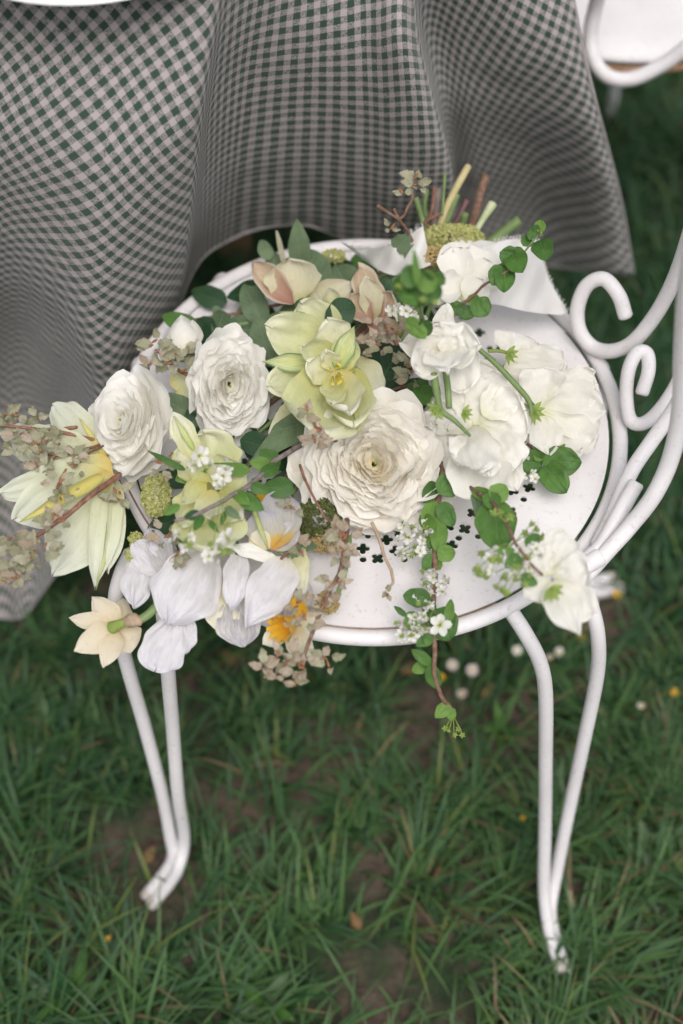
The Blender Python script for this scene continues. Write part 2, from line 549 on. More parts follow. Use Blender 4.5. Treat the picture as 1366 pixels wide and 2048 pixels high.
def gingham_mat():
    m, nt, p = new_mat('green gingham linen')
    uv = N_(nt, 'ShaderNodeUVMap')
    wob = N_(nt, 'ShaderNodeTexNoise'); wob.inputs['Scale'].default_value = 60; nt.links.new(uv.outputs[0], wob.inputs['Vector'])
    wv = N_(nt, 'ShaderNodeVectorMath', operation='SCALE'); wv.inputs[3].default_value = .0014
    nt.links.new(wob.outputs['Color'], wv.inputs[0])
    ad = N_(nt, 'ShaderNodeVectorMath', operation='ADD'); nt.links.new(uv.outputs[0], ad.inputs[0]); nt.links.new(wv.outputs[0], ad.inputs[1])
    sp = N_(nt, 'ShaderNodeSeparateXYZ'); nt.links.new(ad.outputs[0], sp.inputs[0])
    P_ = .0107

    def stripes(s):
        w = math_(nt, 'SINE', math_(nt, 'MULTIPLY', s, 2 * pi / P_))
        return math_(nt, 'ADD', math_(nt, 'MULTIPLY', w, 3.2), .75, clamp=True)
    a, b = stripes(sp.outputs[0]), stripes(sp.outputs[1])
    # yarns: alternate over and under
    def yarn(s, f=1250.):
        return math_(nt, 'SINE', math_(nt, 'MULTIPLY', s, 2 * pi * f / 1.))
    tw = math_(nt, 'ADD', math_(nt, 'MULTIPLY', yarn(math_(nt, 'ADD', sp.outputs[0], sp.outputs[1]), 700.), 1.2), .5, clamp=True)
    fib = N_(nt, 'ShaderNodeMapping'); nt.links.new(uv.outputs[0], fib.inputs[0]); fib.inputs['Scale'].default_value = (2600, 320, 1)
    f1 = noise(nt, 1, fib.outputs[0], 2)
    fib2 = N_(nt, 'ShaderNodeMapping'); nt.links.new(uv.outputs[0], fib2.inputs[0]); fib2.inputs['Scale'].default_value = (320, 2600, 1)
    f2 = noise(nt, 1, fib2.outputs[0], 2)
    pick = math_(nt, 'ADD', math_(nt, 'MULTIPLY', math_(nt, 'SUBTRACT', f1, f2), 2.2), .5, clamp=True)
    mixed = math_(nt, 'ADD', math_(nt, 'MULTIPLY', a, pick), math_(nt, 'MULTIPLY', b, math_(nt, 'SUBTRACT', 1.0, pick)))
    light, dark = (.46, .405, .40), (.042, .076, .056)
    col = mix_col(nt, light, dark, mixed)
    slub = math_(nt, 'ADD', .72, math_(nt, 'MULTIPLY', math_(nt, 'ADD', f1, f2), .28))
    col = mix_col(nt, (0, 0, 0), col, slub)
    nt.links.new(col, p.inputs['Base Color'])
    p.inputs['Roughness'].default_value = .92
    p.inputs['Specular IOR Level'].default_value = .15
    p.inputs['Sheen Weight'].default_value = .2
    bump(nt, p, math_(nt, 'ADD', f1, f2), .6, .0008)
    translucent(nt, p, col, .06)
    return m


M['gingham'] = gingham_mat()


def silk_mat():
    m, nt, p = new_mat('white silk')
    uv = N_(nt, 'ShaderNodeUVMap')
    mp = N_(nt, 'ShaderNodeMapping'); nt.links.new(uv.outputs[0], mp.inputs[0]); mp.inputs['Scale'].default_value = (160, 12, 1)
    mp2 = N_(nt, 'ShaderNodeMapping'); nt.links.new(uv.outputs[0], mp2.inputs[0]); mp2.inputs['Scale'].default_value = (12, 160, 1)
    h = math_(nt, 'ADD', noise(nt, 1, mp.outputs[0], 2), noise(nt, 1, mp2.outputs[0], 2))
    col = ramp(nt, h, [(.3, (.78, .76, .70)), (.9, (.88, .86, .83))])
    nt.links.new(col, p.inputs['Base Color'])
    p.inputs['Roughness'].default_value = .6
    p.inputs['Sheen Weight'].default_value = .3
    bump(nt, p, h, .3, .0005)
    translucent(nt, p, col, .3)
    return m


M['silk'] = silk_mat()


def ground_mat():
    m, nt, p = new_mat('lawn soil')
    geo = N_(nt, 'ShaderNodeNewGeometry'); wp = geo.outputs['Position']
    n1 = noise(nt, 5, wp, 5, .6)
    n2 = noise(nt, 60, wp, 5, .7)
    soil = ramp(nt, n2, [(.3, (.05, .035, .026)), (.7, (.16, .115, .085))])
    moss = ramp(nt, n2, [(.3, (.012, .03, .012)), (.7, (.035, .065, .02))])
    col = mix_col(nt, moss, soil, ramp(nt, n1, [(.40, (0, 0, 0)), (.52, (1, 1, 1))]))
    nt.links.new(col, p.inputs['Base Color'])
    p.inputs['Roughness'].default_value = .95
    bump(nt, p, n2, 1, .01)
    return m


M['ground'] = ground_mat()


def grass_mat():
    m, nt, p = new_mat('grass blade')
    at_ = N_(nt, 'ShaderNodeAttribute'); at_.attribute_name = 'Col'
    nt.links.new(at_.outputs['Color'], p.inputs['Base Color'])
    p.inputs['Roughness'].default_value = .5
    p.inputs['Specular IOR Level'].default_value = .3
    translucent(nt, p, at_.outputs['Color'], .22)
    return m


M['grass'] = grass_mat()
M['wood'] = simple_mat('old brown wood', (.09, .06, .03), (.20, .14, .07), 30, .7, .4)
M['china'] = simple_mat('white china', (.80, .80, .79), (.82, .82, .81), 20, .15, .0, spec=.5)
M['daisy_petal'] = petal_mat('daisy ray', [(0, (.80, .76, .72)), (.5, (.80, .74, .72)), (1, (.74, .48, .50))], vein=.1, trans=.2)
M['daisy_white'] = petal_mat('white daisy ray', [(0, (.80, .78, .72)), (1, (.84, .82, .80))], vein=.1, trans=.2)
M['daisy_eye'] = simple_mat('yellow daisy eye', (.60, .40, .03), (.72, .52, .05), 300, .8, .6)
M['dry_leaf'] = simple_mat('dry fallen leaf', (.10, .06, .035), (.22, .13, .06), 90, .8, .5, .1, c3=(.32, .20, .08))

# ================================================================== SETTING
g = MB().add([(-150, -150, 0), (150, -150, 0), (150, 150, 0), (-150, 150, 0)], [(0, 1, 2, 3)], [(0, 0)] * 4)
tag(build('ground', g, M['ground'], smooth=False), kind='structure')


# ---- grass
def fieldn(x, y, f, ph):
    return (np.sin(x * f + ph + 1.7 * np.sin(y * f * .7 + ph * 2)) + np.sin(y * f * 1.1 - ph + 1.3 * np.sin(x * f * .8 + ph))) * .5


def grass_blades(n, xr, yr, lmin, lmax, wid, segs=4, seed=1, clump=True, keep=None):
    r = np.random.default_rng(seed)
    x = r.uniform(*xr, n); y = r.uniform(*yr, n)
    if clump:   # pull towards tuft centres
        nc = int((xr[1] - xr[0]) * (yr[1] - yr[0]) * 420)
        cx = r.uniform(*xr, nc); cy = r.uniform(*yr, nc)
        pick = r.integers(0, nc, n)
        k = r.random(n) < .62
        sx = r.normal(0, .011, n); sy = r.normal(0, .011, n)
        x = np.where(k, cx[pick] + sx, x); y = np.where(k, cy[pick] + sy, y)
        tl = r.uniform(.65, 1.35, nc)[pick]
        td = r.uniform(0, 2 * pi, nc)[pick]
        outa = np.arctan2(sy, sx)
        tc = r.random(nc)[pick]
    else:
        k = np.zeros(n, bool); tl = np.ones(n); td = r.uniform(0, 6.28, n); outa = td; tc = r.random(n)
    if keep is not None:
        m = keep(x, y, r)
        x, y, k, tl, td, outa, tc = [a[m] for a in (x, y, k, tl, td, outa, tc)]
        n = len(x)
    flow = fieldn(x, y, 9, 1.) * 2.2 + fieldn(x, y, 3, 4.) * 2.5
    az = np.where(k, .65 * outa + .35 * td, flow + r.normal(0, .9, n)) + r.normal(0, .35, n)
    L = r.uniform(lmin, lmax, n) * tl * np.clip(1 + .35 * fieldn(x, y, 7, 2.), .5, 1.5)
    lean0 = np.abs(r.normal(.35, .22, n)); curl = r.uniform(.5, 1.7, n)
    w = wid * r.uniform(.55, 1.35, n)
    dx, dy = np.cos(az), np.sin(az)
    px_, py_ = -dy, dx
    V = np.zeros((n, segs * 2 + 1, 3)); P = np.stack([x, y, np.full(n, -.002)], -1)
    for s in range(segs + 1):
        t = s / segs
        if s:
            a = lean0 + curl * (t - .5 / segs)
            P = P + np.stack([dx * np.sin(a), dy * np.sin(a), np.cos(a)], -1) * (L / segs)[:, None]
            P[:, 2] = np.maximum(P[:, 2], .002 + .003 * t)
        ww = w * (1 - t ** 1.8) * .5
        if s < segs:
            off = np.stack([px_ * ww, py_ * ww, np.zeros(n)], -1)
            V[:, s * 2] = P - off; V[:, s * 2 + 1] = P + off
        else:
            V[:, segs * 2] = P
    base = (np.arange(n) * (segs * 2 + 1))[:, None]
    quads = np.array([[2 * s, 2 * s + 1, 2 * s + 3, 2 * s + 2] for s in range(segs - 1)]).reshape(-1)
    Q = (base + quads[None]).reshape(-1)
    Tr = (base + np.array([2 * segs - 2, 2 * segs - 1, 2 * segs])[None]).reshape(-1)
    me = bpy.data.meshes.new('grass')
    nv = n * (segs * 2 + 1)
    nq = n * (segs - 1)
    me.vertices.add(nv); me.vertices.foreach_set('co', V.reshape(-1).astype(np.float32))
    me.loops.add(len(Q) + len(Tr)); me.loops.foreach_set('vertex_index', np.concatenate([Q, Tr]).astype(np.int32))
    me.polygons.add(nq + n)
    ls = np.concatenate([np.arange(nq) * 4, nq * 4 + np.arange(n) * 3]).astype(np.int32)
    me.polygons.foreach_set('loop_start', ls)
    me.update(calc_edges=True)
    # colour of each blade: deep to yellow green, a few dry ones
    c = np.zeros((n, 4)); c[:, 3] = 1
    mixv = np.clip(.48 + .45 * fieldn(x, y, 4, 3.) + .5 * (tc - .5) + r.normal(0, .28, n), 0, 1)[:, None]
    A = np.array([.019, .070, .026]); B = np.array([.088, .172, .055])
    c[:, :3] = A * (1 - mixv) + B * mixv
    cool = (r.random(n) < .22)[:, None]
    c[:, :3] = np.where(cool, c[:, :3] * .6 + np.array([.045, .085, .055]) * .6, c[:, :3])
    yel = (r.random(n) < .04)[:, None]
    c[:, :3] = np.where(yel, np.array([.14, .18, .05]), c[:, :3])
    dry = r.random(n) < .022 + .03 * (fieldn(x, y, 5, 9.) > .4)
    c[:, :3] = np.where(dry[:, None], np.array([.26, .20, .11]) * r.uniform(.5, 1.1, (n, 1)), c[:, :3])
    cc = np.repeat(c, segs * 2 + 1, 0)
    ca = me.color_attributes.new('Col', 'FLOAT_COLOR', 'POINT')
    ca.data.foreach_set('color', cc.reshape(-1).astype(np.float32))
    me.materials.append(M['grass'])
    me.polygons.foreach_set('use_smooth', [True] * len(me.polygons))
    return me


# bare patches, measured on the ground
BARE = [(at(292, 1812, 0), .034), (at(720, 1985, 0), .055), (at(640, 1940, 0), .03), (at(880, 2060, 0), .05), (at(690, 1800, 0), .03), (at(290, 1700, 0), .035),
        (at(470, 1335, 0), .03), (at(780, 1330, 0), .03), (at(1190, 1240, 0), .04), (at(180, 1690, 0), .03), (at(860, 1430, 0), .04), (at(800, 1640, 0), .02)]


def keep(x, y, r):
    p = np.ones(len(x))
    for c, rad in BARE:
        d = np.hypot(x - c.x, y - c.y) / rad
        p *= np.clip(.02 + .9 * (d / 1.5) ** 2.4, 0, 1)
    p *= np.clip(.75 + .5 * fieldn(x, y, 11, 5.), .3, 1)
    return r.random(len(x)) < p


for nm, me in (('grass', grass_blades(128000, (-.80, 1.0), (-.56, 1.6), .03, .092, .0042, 5, 3, keep=keep)),
               ('grass', grass_blades(60000, (-4, 4), (1.5, 8), .05, .10, .009, 3, 5)),
               ('grass', grass_blades(34000, (-4, 4), (-3, 1.8), .04, .08, .007, 3, 6,
                                      keep=lambda x, y, r: (x < -.9) | (x > 1.1) | (y < -.55)))):
    o = bpy.data.objects.new(nm, me); scene.collection.objects.link(o)
    tag(o, None, None, kind='stuff')
    o['label'] = 'thick dark green grass of the lawn around the white chair'


# ================================================================== TABLE, CLOTH, PLATE
TZ = .742
tbl = tag(empty('table', (.1, .62, 0)), 'brown wooden table hidden under the green gingham cloth', 'table')


def box(x0, x1, y0, y1, z0, z1):
    v = [(x, y, z) for z in (z0, z1) for y in (y0, y1) for x in (x0, x1)]
    f = [(0, 2, 3, 1), (4, 5, 7, 6), (0, 1, 5, 4), (2, 6, 7, 3), (0, 4, 6, 2), (1, 3, 7, 5)]
    uv = [(0, 0)] * 8
    return MB().add(v, f, uv)


# the table's front edge runs obliquely: measured where the cloth bends over it
TE = [Vector((-.62, .16, TZ)), Vector((-.25, .165, TZ)), Vector((.02, .235, TZ)), Vector((.16, .31, TZ)), Vector((.17, .95, TZ)), Vector((-.62, .95, TZ))]
mb = MB()
for z in (TZ - .03, TZ - .004): mb.v += [(p.x, p.y, z) for p in TE]
n_ = len(TE)
mb.f = [tuple(range(n_))[::-1], tuple(range(n_, 2 * n_))] + [(i, (i + 1) % n_, n_ + (i + 1) % n_, n_ + i) for i in range(n_)]
mb.uv = [(0, 0)] * (2 * n_)
build('table_top', mb, M['wood'], tbl, smooth=False)
for (x, y) in ((-.55, .5), (-.16, .62), (.1, .86), (-.55, .86)):
    build('leg', box(x - .02, x + .02, y - .02, y + .02, 0, TZ - .03), M['wood'], tbl, smooth=False)
build('stretcher', box(-.53, -.18, .605, .635, .10, .135), M['wood'], tbl, smooth=False)

# cloth: columns of measured points, from the table edge down to the hem: (px, py, Y)
COLS = [
    (-42, [(-420, 135, .14), (-430, 330, .14), (-440, 560, .14), (-430, 800, .13), (-400, 1020, .11), (-380, 1200, .09)]),
    (-42, [(-220, 132, .14), (-230, 330, .13), (-240, 560, .12), (-230, 800, .13), (-200, 1020, .10), (-170, 1230, .06)]),
    (-41, [(-60, 120, .135), (-80, 330, .12), (-70, 540, .15), (-50, 760, .21), (-30, 1000, .17), (-10, 1235, .06)]),
    (-40, [(60, 105, .13), (20, 330, .105), (15, 520, .14), (40, 720, .215), (50, 960, .195), (45, 1232, .07)]),
    (-40, [(140, 92, .13), (95, 330, .09), (85, 520, .105), (118, 680, .135), (120, 880, .19), (80, 1190, .08)]),
    (-40, [(230, 72, .13), (200, 320, .078), (185, 520, .062), (185, 670, .065), (205, 810, .07), (215, 1010, .07)]),
    (-38, [(330, 50, .13), (300, 300, .085), (290, 470, .08), (285, 600, .09), (275, 720, .10), (245, 1010, .10)]),
    (-34, [(412, 18, .135), (392, 250, .105), (378, 430, .12), (362, 560, .145), (342, 660, .165), (300, 860, .17)]),
    (-10, [(455, -15, .165), (424, 200, .165), (404, 370, .185), (392, 470, .20), (382, 520, .212), (373, 570, .222)]),
    (0, [(520, -60, .19), (500, 120, .195), (484, 270, .212), (474, 370, .235), (469, 430, .25), (464, 478, .262)]),
    (0, [(620, -100, .215), (615, 80, .205), (610, 230, .22), (605, 330, .242), (601, 405, .262), (600, 448, .276)]),
    (0, [(720, -125, .235), (725, 80, .205), (730, 230, .21), (730, 340, .232), (730, 430, .255), (730, 488, .268)]),
    (12, [(800, -140, .245), (815, 60, .19), (850, 200, .185), (883, 310, .20), (897, 400, .225), (893, 475, .245)]),
    (18, [(835, -145, .27), (852, 60, .30), (880, 200, .31), (895, 300, .335), (902, 380, .355), (904, 470, .365)]),
    (26, [(905, -150, .29), (925, 60, .31), (945, 200, .32), (955, 320, .34), (962, 420, .36), (965, 505, .37)]),
    (31, [(1000, -155, .31), (1030, 60, .29), (1052, 200, .305), (1070, 330, .34), (1080, 440, .37), (1095, 530, .385)]),
    (33, [(1080, -150, .325), (1118, 60, .29), (1155, 200, .285), (1188, 330, .30), (1205, 430, .32), (1215, 545, .335)]),
    (33, [(1128, -140, .335), (1158, 60, .305), (1190, 200, .295), (1224, 330, .31), (1247, 430, .325), (1266, 548, .335)]),
]
ctrl, phis = [], []
for ph, pts in COLS:
    P = [atY(*q) for q in pts]
    P[0].z = min(P[0].z, TZ - .012)
    e = P[0].copy()
    top = [Vector((e.x, e.y + .60, TZ + .008)), Vector((e.x, e.y + .25, TZ + .008)), Vector((e.x, e.y + .06, TZ + .009)), Vector((e.x, e.y + .016, TZ + .003))]
    ctrl.append(top + P); phis.append(radians(ph))
NR, NC = 14, 12
rows = [catmull(c, NR) for c in ctrl]                    # each column smooth downwards
nr = len(rows[0])
grid = []
for j in range(nr):
    grid.append(catmull([rows[i][j] for i in range(len(rows))], NC))
nc = len(grid[0])
phi = np.interp(np.arange(nc) / NC, np.arange(len(phis)), phis)
jedge = 3 * NR + NR // 2
uv0 = np.zeros((nc, 2))
for i in range(1, nc):
    ds = (grid[jedge][i] - grid[jedge][i - 1]).length
    a = phi[i]
    uv0[i] = uv0[i - 1] + ds * np.array([cos(a), -sin(a)])
vs, us, fs = [], [], []
for j in range(nr):
    for i in range(nc):
        P = grid[j][i]
        if j > 2 * NR: P = P + Vector((0, -1, 0)) * (.0022 * mnoise.noise(P * 16) + .0012 * mnoise.noise(P * 45))
        vs.append(P)
dist = np.zeros((nr, nc))
for j in range(1, nr):
    for i in range(nc): dist[j, i] = dist[j - 1, i] + (grid[j][i] - grid[j - 1][i]).length
dist -= dist[jedge]
for j in range(nr):
    for i in range(nc):
        a = phi[i]; d = dist[j, i]
        if d < 0: a = phi[i] * .9
        us.append((uv0[i, 0] + d * sin(a) + 5, uv0[i, 1] + d * cos(a) + 5))
        if i < nc - 1 and j < nr - 1:
            q = j * nc + i
            fs.append((q, q + nc, q + nc + 1, q + 1))
cm = MB().add(vs, fs, us)
cl = build('tablecloth', cm, M['gingham'])
so = cl.modifiers.new('thickness', 'SOLIDIFY'); so.thickness = .0012; so.offset = 0
tag(cl, 'green and white gingham tablecloth hanging in deep folds behind the chair', 'tablecloth')
# rolled hem along the lower edge and the right side, a part of the cloth
hem = MB()
tube(hem, [grid[nr - 1][i] for i in range(0, nc, 2)], .0016, 6, smooth=False)
tube(hem, [grid[j][nc - 1] for j in range(3 * NR, nr, 2)], .0018, 6, smooth=False)
M['hem'] = simple_mat('hem', (.26, .25, .24), (.40, .36, .36), 200, .9, .6)
hm = build('hem', hem, M['hem'], cl)

# plate on the table: its rim just shows at the top
pc = at(175, -195, TZ + .03)
pm = MB()
prof_ = [(0, .0), (.07, .0), (.085, .006), (.122, .020), (.125, .0225), (.122, .0235), (.084, .010), (.069, .004), (0, .004)]
sg = 64
for r_, z_ in prof_:
    pm.v += [(pc.x + r_ * cos(2 * pi * k / sg), pc.y + r_ * sin(2 * pi * k / sg), TZ + .012 + z_) for k in range(sg)]
for i in range(len(prof_) - 1):
    pm.f += [(i * sg + k, i * sg + (k + 1) % sg, (i + 1) * sg + (k + 1) % sg, (i + 1) * sg + k) for k in range(sg)]
pm.uv = [(0, 0)] * len(pm.v)
tag(build('plate', pm, M['china']), 'white china plate rim on the gingham table at the top', 'plate')

# ================================================================== CHAIRS
RC = .1995
RT = .0062
ZR = SEAT - RT + .0005


def seat_disc(name, parent, centre, R, holes, zt, th=.0018):
    """a pressed steel disc with real punched holes"""
    cu = bpy.data.curves.new(name, 'CURVE')
    cu.dimensions = '2D'; cu.fill_mode = 'BOTH'; cu.extrude = th / 2; cu.resolution_u = 1
    

    def poly(pts):
        s = cu.splines.new('POLY'); s.points.add(len(pts) - 1); s.use_cyclic_u = True
        for q, (x, y) in zip(s.points, pts): q.co = (x, y, 0, 1)
    poly([(R * cos(2 * pi * k / 128), R * sin(2 * pi * k / 128)) for k in range(128)])
    for kind, x, y, a in holes:
        if kind == 'o':
            poly([(x + .0027 * cos(-2 * pi * k / 14), y + .0027 * sin(-2 * pi * k / 14)) for k in range(14)])
        else:
            pts = []
            for k in range(32):
                th_ = -2 * pi * k / 32
                al = (th_ + pi / 4) % (pi / 2) - pi / 4; rr = .0030 * cos(al) + sqrt(max(1e-9, .0023 ** 2 - (.0030 * sin(al)) ** 2))
                pts.append((x + rr * cos(th_ + a), y + rr * sin(th_ + a)))
            poly(pts)
    tmp = bpy.data.objects.new('tmp', cu)
    scene.collection.objects.link(tmp)
    dg = bpy.context.evaluated_depsgraph_get()
    me = bpy.data.meshes.new_from_object(tmp.evaluated_get(dg))
    bpy.data.objects.remove(tmp)
    me.materials.clear(); me.materials.append(M['paint'])
    o = bpy.data.objects.new(name, me); scene.collection.objects.link(o)
    o.parent = parent
    o.location = Vector((centre[0], centre[1], zt - th / 2)) - WLOC[parent.name]
    return o


holes = []
ex = [('+', -.003, -.108), ('+', -.007, -.122), ('x', .004, -.131), ('+', .011, -.114), ('x', .021, -.107), ('+', .032, -.092), ('+', .018, -.124),
      ('+', .078, -.089), ('+', .071, -.104), ('x', .060, -.119), ('+', .059, -.101), ('+', .110, -.068), ('+', .123, -.065), ('+', .107, -.088),
      ('o', -.007, -.132), ('o', .081, -.111), ('o', .066, -.1125), ('o', .118, -.0765), ('o', .004, -.099), ('o', .012, -.1255), ('o', .024, -.132),
      ('+', .045, -.108), ('o', .051, -.097), ('+', .094, -.079), ('o', .094, -.092), ('+', .088, -.103)]
for k, x, y in ex:
    t = math.atan2(y, x)
    holes.append((('o' if k == 'o' else '+'), x, y, t + (pi / 4 if k == 'x' else 0)))
unit = [('+', .119, 7.3), ('+', .126, .4), ('x', .134, -7.1), ('+', .1085, -4), ('o', .138, 2), ('o', .129, -4.8), ('o', .110, 4.5), ('+', .137, 10.5), ('o', .128, 12.5), ('+', .098, 1), ('o', .096, 9), ('+', .107, 12)]
for kk in range(9):
    a0 = -2 + 27.5 * kk
    if a0 > 236: continue
    for k, r_, da in unit:
        a = radians(a0 + da)
        holes.append((('o' if k == 'o' else '+'), r_ * cos(a), r_ * sin(a), a + (pi / 4 if k == 'x' else 0)))
for r_, n2 in ((.060, 12), (.03, 6)):
    for k in range(n2):
        a = 2 * pi * k / n2
        holes.append(('+', r_ * cos(a), r_ * sin(a), a))
        holes.append(('o', (r_ + .012) * cos(a + pi / n2), (r_ + .012) * sin(a + pi / n2), 0))
# keep holes from touching
hh = []
for h in holes:
    if all(math.hypot(h[1] - q[1], h[2] - q[2]) > (.0114 if h[0] == q[0] == '+' else .0088) for q in hh): hh.append(h)

chair = tag(empty('garden_chair', (0, 0, 0)), 'white painted iron garden chair with round pierced seat holding the bouquet', 'chair')
seat_disc('seat', chair, (-.0008, -.0002), .1912, hh, SEAT - .0045)
ring = MB(); tube(ring, [(RC * cos(a), RC * sin(a), ZR) for a in np.linspace(0, 2 * pi, 64, endpoint=False)], RT, 12, 2, closed=True)
build('seat_frame', ring, M['paint'], chair)
# thin rusty seam between disc and ring
seam = MB(); tube(seam, [(.1923 * cos(a), .1923 * sin(a), SEAT - .0060) for a in np.linspace(radians(-112), radians(-62), 40)], .0007, 5, 1)
build('rust_seam', seam, M['rust'], chair)


def leg(parent, pts1, pts2, foot, r=.0059, side=None):
    """two bent rods that meet low down and end in one splayed foot"""
    o = None
    d = (foot[-1] - foot[0]).normalized()
    sd = side if side is not None else d.cross(Vector((0, 0, 1))).normalized()
    if (pts1[-2] - pts2[-2]).dot(sd) < 0: sd = -sd
    f1 = [f + sd * r * .93 for f in foot]; f2 = [f - sd * r * .93 for f in foot]
    mb = MB(); tube(mb, pts1 + f1, r, 12, 8)
    o = build('leg', mb, M['paint'], parent)
    mb = MB(); tube(mb, pts2 + f2, r * 1.0, 12, 8); build('rod', mb, M['paint'], o)
    # muddy end
    mb = MB()
    for f in (f1, f2): tube(mb, [f[-2].lerp(f[-1], .7), f[-1] + (f[-1] - f[-2]) * .02], [r * 1.03, r * 1.05], 12, 3)
    build('foot_tip', mb, M['foot'], o)
    return o


# left front leg
leg(chair,
    [at(262, 1105, .447), at(240, 1155, .440), at(231, 1215, .415), at(250, 1315, .355), at(290, 1455, .255), at(325, 1590, .155), at(340, 1670, .09)],
    [at(322, 1190, .447), at(328, 1240, .438), at(335, 1330, .385), at(345, 1450, .29), at(356, 1590, .18), at(368, 1675, .09)],
    [at(352, 1722, .058), at(334, 1756, .034), at(298, 1800, .010)])
# right front leg
leg(chair,
    [at(1016, 1214, .452), at(1050, 1266, .438), at(1080, 1325, .405), at(1091, 1390, .365), at(1091, 1520, .27), at(1090, 1650, .17), at(1088, 1755, .095)],
    [at(1162, 1165, .447), at(1183, 1215, .437), at(1196, 1275, .41), at(1194, 1350, .36), at(1168, 1480, .27), at(1138, 1620, .17), at(1114, 1740, .09)],
    [at(1096, 1815, .058), at(1106, 1875, .034), at(1126, 1940, .012)], side=Vector((-.5, 0, .8)).normalized())
# right back leg
fb = Vector((.281, .123, .012))
leg(chair,
    [Vector((.186, .070, .447)), Vector((.197, .072, .43)), Vector((.203, .075, .36)), Vector((.205, .085, .2)), Vector((.208, .09, .085))],
    [Vector((.150, .130, .447)), Vector((.162, .140, .43)), Vector((.178, .140, .35)), Vector((.196, .118, .2)), Vector((.207, .100, .08))],
    [Vector((.222, .098, .052)), Vector((.25, .11, .025)), fb], r=.0075)
# left back leg
leg(chair,
    [Vector((-.186, .070, .447)), Vector((-.197, .072, .43)), Vector((-.2, .075, .3)), Vector((-.19, .085, .085))],
    [Vector((-.120, .16, .447)), Vector((-.135, .17, .43)), Vector((-.16, .15, .3)), Vector((-.185, .10, .08))],
    [Vector((-.19, .098, .052)), Vector((-.2, .125, .025)), Vector((-.21, .15, .010))])

# backrest: an outer hoop and scrolls rising round the right side of the ring
bk = MB()
tube(bk, [at(1132, 1187, .450), at(1175, 1147, .462), at(1215, 1102, .476), at(1262, 1050, .49), at(1308, 990, .515), at(1342, 915, .545), at(1361, 820, .59),
          at(1366, 700, .65), at(1378, 560, .72), at(1410, 400, .79), at(1470, 240, .86), at(1520, 150, .87), at(1500, 180, .80), at(1440, 260, .74)],
     .0064, 12, 8)
back = build('backrest', bk, M['paint'], chair)


def scroll(pts, r=.0064, name='scroll'):
    mb = MB(); tube(mb, [at(*p) for p in pts], r, 12, 7)
    return build(name, mb, M['paint'], back)


scroll([(1251, 632, .500), (1237, 590, .514), (1207, 558, .520), (1173, 572, .510), (1155, 618, .490), (1160, 663, .474), (1187, 695, .466), (1226, 702, .474), (1268, 682, .490), (1312, 628, .520), (1348, 560, .560), (1376, 480, .610), (1408, 370, .68), (1440, 260, .74)], .0061)
scroll([(1284, 786, .484), (1297, 742, .495), (1294, 708, .500), (1274, 706, .500), (1257, 742, .490), (1253, 795, .474), (1260, 838, .468), (1282, 848, .468), (1312, 828, .476), (1348, 778, .492), (1385, 700, .52), (1420, 600, .57)], .0056)
scroll([(1176, 1118, .470), (1204, 1090, .472), (1232, 1040, .478), (1262, 985, .486), (1272, 968, .490)], .0062)
scroll([(1196, 1090, .466), (1226, 1030, .470), (1262, 945, .480), (1305, 880, .495), (1350, 815, .52), (1378, 755, .55), (1400, 640, .62), (1415, 500, .70)], .0060, 'upright')
scroll([(1120, 1165, .466), (1160, 1138, .468), (1200, 1114, .474)], .0072, 'collar')

# ---- second chair, behind the table's right corner
c2 = Vector((.275, .665, 0))
ch2 = tag(empty('garden_chair', c2), 'white garden chair behind the tablecloth, only its seat edge and curled tube showing', 'chair')
ring = MB(); tube(ring, [(c2.x + RC * cos(a), c2.y + RC * sin(a), .437) for a in np.linspace(0, 2 * pi, 64, endpoint=False)], RT * .8, 10, 2, closed=True)
build('seat_frame', ring, M['rust'], ch2)
d2 = MB()
for r_, z_ in ((0, .458), (.17, .458), (.198, .4555), (.2035, .450), (.204, .446), (.17, .445)):
    d2.v += [(c2.x + r_ * cos(2 * pi * k / 96), c2.y + r_ * sin(2 * pi * k / 96), z_) for k in range(96)]
for i in range(5): d2.f += [(i * 96 + k, i * 96 + (k + 1) % 96, (i + 1) * 96 + (k + 1) % 96, (i + 1) * 96 + k) for k in range(96)]
d2.uv = [(0, 0)] * len(d2.v)
build('seat', d2, M['paint'], ch2)
mb = MB(); tube(mb, [at(1245, -130, .62), at(1212, -50, .56), at(1192, 10, .52), at(1181, 70, .49), at(1188, 120, .472), at(1216, 153, .462), at(1262, 158, .462), at(1315, 135, .475), at(1366, 100, .495), at(1430, 40, .53), at(1500, -60, .6)], .0072, 12, 8)
b2 = build('backrest', mb, M['paint'], ch2)
for (x, y) in ((.36, .905), (.14, .84), (.12, .50), (.46, .52)):
    d = (Vector((x, y, 0)) - c2); d.z = 0
    tp = c2 + d.normalized() * RC
    mb = MB(); tube(mb, [Vector((tp.x, tp.y, .437)), Vector((tp.x, tp.y, .40)).lerp(Vector((x, y, .4)), .2), Vector((x, y, .06)).lerp(Vector((tp.x, tp.y, .06)), .3), Vector((x, y, .006))], .0065, 10, 8)
    build('leg', mb, M['paint'], ch2)

# ================================================================== BOUQUET
B0 = H(640, 900, 0)
bq = tag(empty('bouquet', B0), 'loose bouquet of white ranunculus, tulips and sweet peas lying on the chair seat', 'bouquet')


def part(name, px, py, h, label=None):
    e = empty(name, H(px, py, h), bq)
    if label: e['label'] = label
    return e


